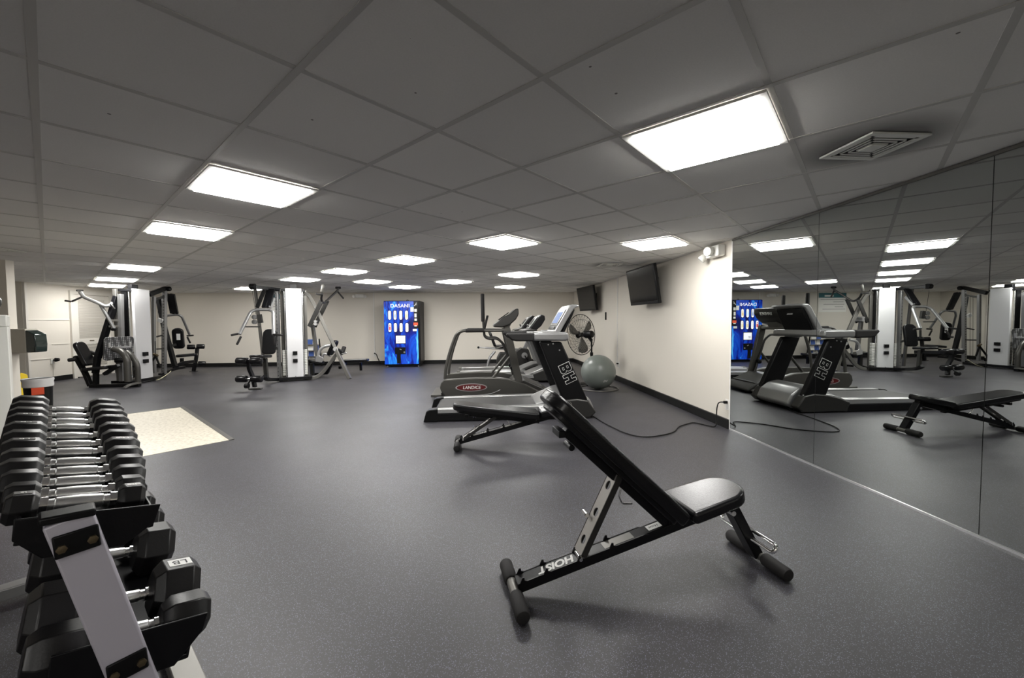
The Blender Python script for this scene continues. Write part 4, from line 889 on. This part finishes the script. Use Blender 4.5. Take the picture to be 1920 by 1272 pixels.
MB().prism(pad_outline(.36, .28, .06, .09), g2(618, 666, 9.35), (.42, 0, .9), (0, 1, 0), .07).build('chest_pad', M_vinyl, G2, bev=.02, seg=3)
MB().prism(pad_outline(.34, .30, .06, .08), g2(577, 675, 9.3), (1, 0, -.22), (0, 1, 0), .065).build('seat_pad', M_vinyl, G2, bev=.02, seg=3)
MB().beam(g2(585, 682, 9.3), g2(586, 704, 9.3), .07, .07, up=(0, 1, 0)).build('seat_post', M_gund, G2)
MB().capsule(g2(641, 664, 9.2), g2(646, 650, 9.25), .045, .4, 18).build('knee_roller', M_rub, G2)
MB().beam(g2(630, 657, 9.2), g2(643, 663, 9.2), .12, .10).build('roller_bracket', M_black, G2, bev=.01)
MB().capsule(g2(641, 664, 9.15), g2(650, 662, 9.1), .015, .4, 10).build('roller_handle', M_chrome, G2)
MB().prism(pad_outline(.58, .28, .04, .06), g2(643, 677, 9.75), (1, 0, .02), (0, 1, 0), .055).build('flat_pad', M_vinyl, G2, bev=.018, seg=3)
MB().tube([g2(643, 676, 9.58), g2(686, 674, 9.58)], .012, 8).build('pad_rail', M_silver, G2)
MB().beam(g2(648, 681, 9.75), g2(637, 690, 9.45), .06, .06).beam(g2(676, 680, 9.85), g2(677, 695, 9.85), .05, .05, up=(0, 1, 0)).build('pad_support', M_blackm, G2)
# ------------------------------------------------------------------ left gym
O1 = V((-7.1, 9.1, 0)); g1 = rel(O1)
G1 = thing('multi_gym', 'left cable multi gym with leg press footplate, in front of the louvered door', 'multi gym', O1)
sh = MB().box((0, -.12, .985), (.05, .40, 1.93)).build('shroud', M_stack, G1, bev=.008)
for z, y in ((.60, -.12), (.45, -.12)): MB().box((.045, y, z), (.05, .10, .08)).build('range_block', M_black, sh, bev=.004)
plates(G1, (-.13, -.12), 0, .12, .54, .12, .66, 15, M_gun)
for s in (-1, 1):
    MB().beam((-.13, -.12+s*.22, .1), (-.13, -.12+s*.22, 1.93), .11, .05, up=(0, 1, 0)).build('stack_housing', M_black, G1)
    MB().cyl((-.06, -.12+s*.22, .1), (-.06, -.12+s*.22, 1.92), .012).build('guide_rod', M_chrome, G1)
    MB().beam((-.24, -.12+s*.30, .05), (-.24, -.12+s*.30, 1.93), .06, .06, up=(0, 1, 0)).build('stack_upright', M_silver if s > 0 else M_gun, G1, bev=.004)
MB().box((-.15, -.12, .06), (.40, .72, .06)).build('stack_base', M_blackm, G1, bev=.006)
MB().box((-.14, -.12, 1.91), (.26, .52, .05)).box((-.05, -.24, 1.985), (.08, .16, .10)).build('stack_top', M_blackm, G1, bev=.006)
MB().beam(g1(226, 552, 8.60), g1(229, 715, 8.60), .07, .07, up=(0, 1, 0)).build('front_upright', M_silver, G1, bev=.004)
MB().beam(g1(219, 556, 8.62), g1(183, 672, 8.40), .07, .11, up=(0, 1, 0)).beam(g1(183, 670, 8.40), g1(179, 700, 8.40), .07, .10, up=(0, 1, 0)).build('main_boom', M_blackm, G1, bev=.006)
ar = MB().tube([g1(150, 548, 8.55), g1(157, 558, 8.55), g1(187, 570, 8.45), g1(197, 575, 8.45), g1(206, 573, 8.5), g1(220, 559, 8.7), g1(218, 551, 8.75)], .030, 14, .12).build('pull_arm', M_silverb, G1)
MB().tube([g1(188, 571, 8.45), g1(214, 616, 8.50)], .028, 12).build('pull_arm_stem', M_silver, ar)
for p, q in (((143, 545, 8.5), (156, 545, 8.6)), ((121, 564, 8.4), (134, 566, 8.45)), ((134, 566, 8.45), (154, 557, 8.53)), ((207, 570, 8.4), (215, 580, 8.4))):
    MB().capsule(g1(*p), g1(*q), .018, .4, 12).build('hand_grip', M_gund, ar)
for y in (601, 612): MB().beam(g1(204, y, 8.5), g1(226, y, 8.6), .05, .04).build('arm_stop', M_gun, G1)
MB().capsule(g1(209, 618, 8.45), g1(217, 618, 8.45), .03, .4, 14).build('stop_bumper', M_black, G1)
# leg press
MB().prism(pad_outline(.50, .30, .05, .10), g1(170, 685, 8.42), (-.44, .02, .90), (.25, -1, 0), .07).build('back_pad', M_vinyl, G1, bev=.02, seg=3)
MB().prism(pad_outline(.46, .30, .05, .08), g1(163, 693, 8.42), (1, 0, .10), (0, 1, 0), .065).build('seat_pad', M_vinyl, G1, bev=.02, seg=3)
MB().rtube([g1(142, 668, 8.42), g1(160, 700, 8.42), g1(170, 724, 8.40)], .06, .08, .08, up=(0, 1, 0)).build('seat_frame', M_blackm, G1, bev=.004)
MB().beam(g1(170, 724, 8.38), g1(262, 722, 8.38), .08, .06).beam(g1(196, 702, 8.42), g1(222, 685, 8.42), .06, .07, up=(0, 1, 0)).beam(g1(180, 700, 8.42), g1(180, 722, 8.42), .07, .07, up=(0, 1, 0)).build('base_frame', M_blackm, G1, bev=.004)
for p, q in (((127, 676, 8.25), (142, 674, 8.3)), ((168, 660, 8.65), (187, 667, 8.6))): MB().capsule(g1(*p), g1(*q), .035, .4, 16).build('seat_grip', M_rub, G1)
f0, f1 = g1(194, 655, 8.28), g1(250, 652, 8.75); fu = (f1-f0).normalized(); fl = (f1-f0).length
fp = MB().prism(pad_outline(fl, .46, .06, .06), V((f0.x, f0.y, f0.z)), fu, (fu.y*.12, -fu.x*.12, 1), .02).build('footplate', M_tread, G1, bev=.004)
nf = fu.cross(V((0, 0, 1)))
MB().box((f0+f1)/2+nf*.05+V((0, 0, .02)), (fl*.66, .05, .035), rot=(0, 0, math.atan2(fu.y, fu.x))).box((f0*.85+f1*.15)+nf*.03+V((0, 0, .07)), (.03, .04, .10)).box((f0*.15+f1*.85)+nf*.03+V((0, 0, .07)), (.03, .04, .10)).build('footplate_bracket', M_silverb, fp, bev=.004)
MB().tube([g1(214, 655, 8.30), g1(228, 659, 8.25), g1(238, 672, 8.22), g1(240, 716, 8.22)], .055, 14, .15).tube([g1(238, 660, 8.40), g1(248, 668, 8.38), g1(258, 684, 8.36), g1(259, 716, 8.36)], .045, 14, .12).build('press_carriage', M_lan, G1)
MB().capsule(g1(214, 676, 8.45), g1(232, 676, 8.55), .05, .4, 18).build('carriage_bumper', M_black, G1)
MB().rtube([g1(233, 728, 8.1), g1(242, 722, 8.15), g1(262, 718, 8.4)], .07, .04, .1).build('step_bar', M_gun, G1, bev=.004)
# cable tower and chest press at the rear
MB().beam(g1(279, 553, 9.35), g1(310, 541, 9.9), .07, .09).capsule(g1(311, 542, 9.95), g1(320, 542, 9.95), .055, .4, 18).build('top_boom', M_blackm, G1, bev=.006)
pp = MB().beam(g1(309, 541, 9.9), g1(308, 704, 9.9), .065, .075, up=(0, 1, 0)).build('perforated_upright', M_silver, G1, bev=.004)
hb = MB()
for k in range(30):
    p = g1(309, 541, 9.9).lerp(g1(308, 704, 9.9), (k+.5)/30); hb.box(p+V((0, -.037, 0)), (.030, .004, .014))
hb.build('pin_holes', M_black, pp)
MB().beam(g1(288, 556, 9.55), g1(289, 700, 9.55), .06, .06, up=(0, 1, 0)).build('cable_post', M_silver, G1, bev=.004)
for x in (296, 303): MB().tube([g1(x, 560, 9.7), g1(x, 698, 9.7)], .004, 6).build('cable', M_black, G1)
MB().beam(g1(290, 562, 9.6), g1(309, 556, 9.9), .05, .04).beam(g1(291, 655, 9.6), g1(308, 654, 9.9), .04, .03).beam(g1(293, 632, 9.7), g1(304, 629, 9.85), .03, .03).build('cross_stay', M_gund, G1)
MB().beam(g1(297, 560, 10.05), g1(309, 618, 10.05), .08, .09, up=(0, 1, 0)).beam(g1(309, 618, 10.05), g1(328, 687, 10.05), .08, .09, up=(0, 1, 0)).build('slanted_frame', M_blackm, G1, bev=.006)
MB().box(g1(300, 601, 9.8), (.10, .05, .09), rot=(0, .5, 0)).build('carriage_knob', M_label, G1, bev=.01)
for x in (317, 323): MB().beam(g1(x, 552, 10.0), g1(x+7, 588, 10.3), .05, .10, up=(1, 0, 0)).build('press_linkage', M_blackm, G1, bev=.006)
ar = MB().tube([g1(313, 592, 10.3), g1(334, 590, 10.4), g1(341, 594, 10.45), g1(355, 627, 10.75)], .028, 14, .12).tube([g1(313, 592, 10.3), g1(308, 600, 10.35), g1(306, 640, 10.7)], .028, 12, .1).build('press_arm', M_silver, G1)
for p, q in (((350, 630, 10.75), (363, 629, 10.78)), ((351, 632, 10.75), (357, 644, 10.78))): MB().capsule(g1(*p), g1(*q), .020, .4, 12).build('hand_grip', M_rub, ar)
pd = MB().prism(pad_outline(.50, .23, .07, .10), g1(336, 654, 10.35), (0, -.06, 1), (1, .3, 0), .08).build('back_pad', M_vinyl, G1, bev=.02, seg=3)
MB().box(g1(334.5, 632, 10.29), (.075, .006, .15), rot=(0, 0, .29)).build('instruction_card', M_label, pd)
MB().beam(g1(322, 648, 10.2), g1(332, 646, 10.34), .05, .05).build('pad_bracket', M_gund, G1)
MB().prism(pad_outline(.42, .27, .06, .08), g1(330, 668, 10.45), (.85, .5, .05), (-.5, .85, 0), .065).build('seat_pad', M_vinyl, G1, bev=.02, seg=3)
MB().rtube([g1(325, 690, 10.2), g1(343, 680, 10.4), g1(364, 678, 10.75)], .06, .07, .1).beam(g1(341, 672, 10.5), g1(341, 682, 10.5), .06, .06, up=(0, 1, 0)).build('seat_beam', M_blackm, G1, bev=.004)
MB().rtube([g1(370, 652, 10.9), g1(368, 672, 10.9), g1(363, 696, 10.9)], .06, .07, .08, up=(0, 1, 0)).box(g1(363, 697, 10.9), (.16, .08, .02)).build('leg_lever', M_blackm, G1, bev=.004)
for x0, x1, y in ((350, 366, 651), (368, 384, 650), (371, 386, 682)): MB().capsule(g1(x0, y, 10.85), g1(x1, y, 10.95), .062, .35, 22).build('leg_roller', M_vinyl, G1)
MB().rtube([g1(300, 703, 9.8), g1(326, 692, 10.2), g1(345, 689, 10.5)], .08, .06, .1).beam(g1(283, 712, 9.3), g1(308, 704, 9.9), .08, .06).build('rear_base', M_blackm, G1, bev=.004)
t = thing('cable_handle', 'black triangular strap handle hanging beside the left gym shroud', 'cable handle', (-7.02, 9.33, .75), 0)
hl_ = rel(V((-7.02, 9.33, .75)))
p0 = hl_(292, 668, 9.45)
MB().tube([p0, hl_(274, 692, 9.40), hl_(279, 701, 9.40), hl_(282, 694, 9.42)], .022, 8, .02).tube([p0, hl_(301, 690, 9.45)], .020, 8).tube([p0, hl_(291, 640, 9.45)], .006, 6).build('strap', M_black, t)
MB().capsule(hl_(288, 664, 9.45), hl_(296, 668, 9.45), .03, .4, 14).build('swivel', M_brass, t)
o = V(atz(309, 712)); t = thing('paper_strip', 'curled pale yellow strip lying on the floor by the left gym', 'strip', (o.x, o.y, 0), GA)
m = MB(); rows = []
for k in range(9):
    q = k/8; x = -.16+.26*q; z = .006+.17*q**1.6
    rows.append([m.bm.verts.new((x, -.075*(1-.3*q), z)), m.bm.verts.new((x+.02, .075*(1-.3*q), z+.004))])
for A_, B_ in zip(rows, rows[1:]): m.bm.faces.new((A_[0], A_[1], B_[1], B_[0]))
ob = m.build('strip_sheet', mat('pale_yellow', (.72, .68, .48), .6), t); sm = ob.modifiers.new('solid', 'SOLIDIFY'); sm.thickness = .004
# ------------------------------------------------------------------ exposure
SC.view_settings.exposure = 2.03
SC.cycles.use_light_tree = True
SC.cycles.max_bounces = 12; SC.cycles.glossy_bounces = 6; SC.cycles.diffuse_bounces = 6
SC.cycles.sample_clamp_indirect = 6
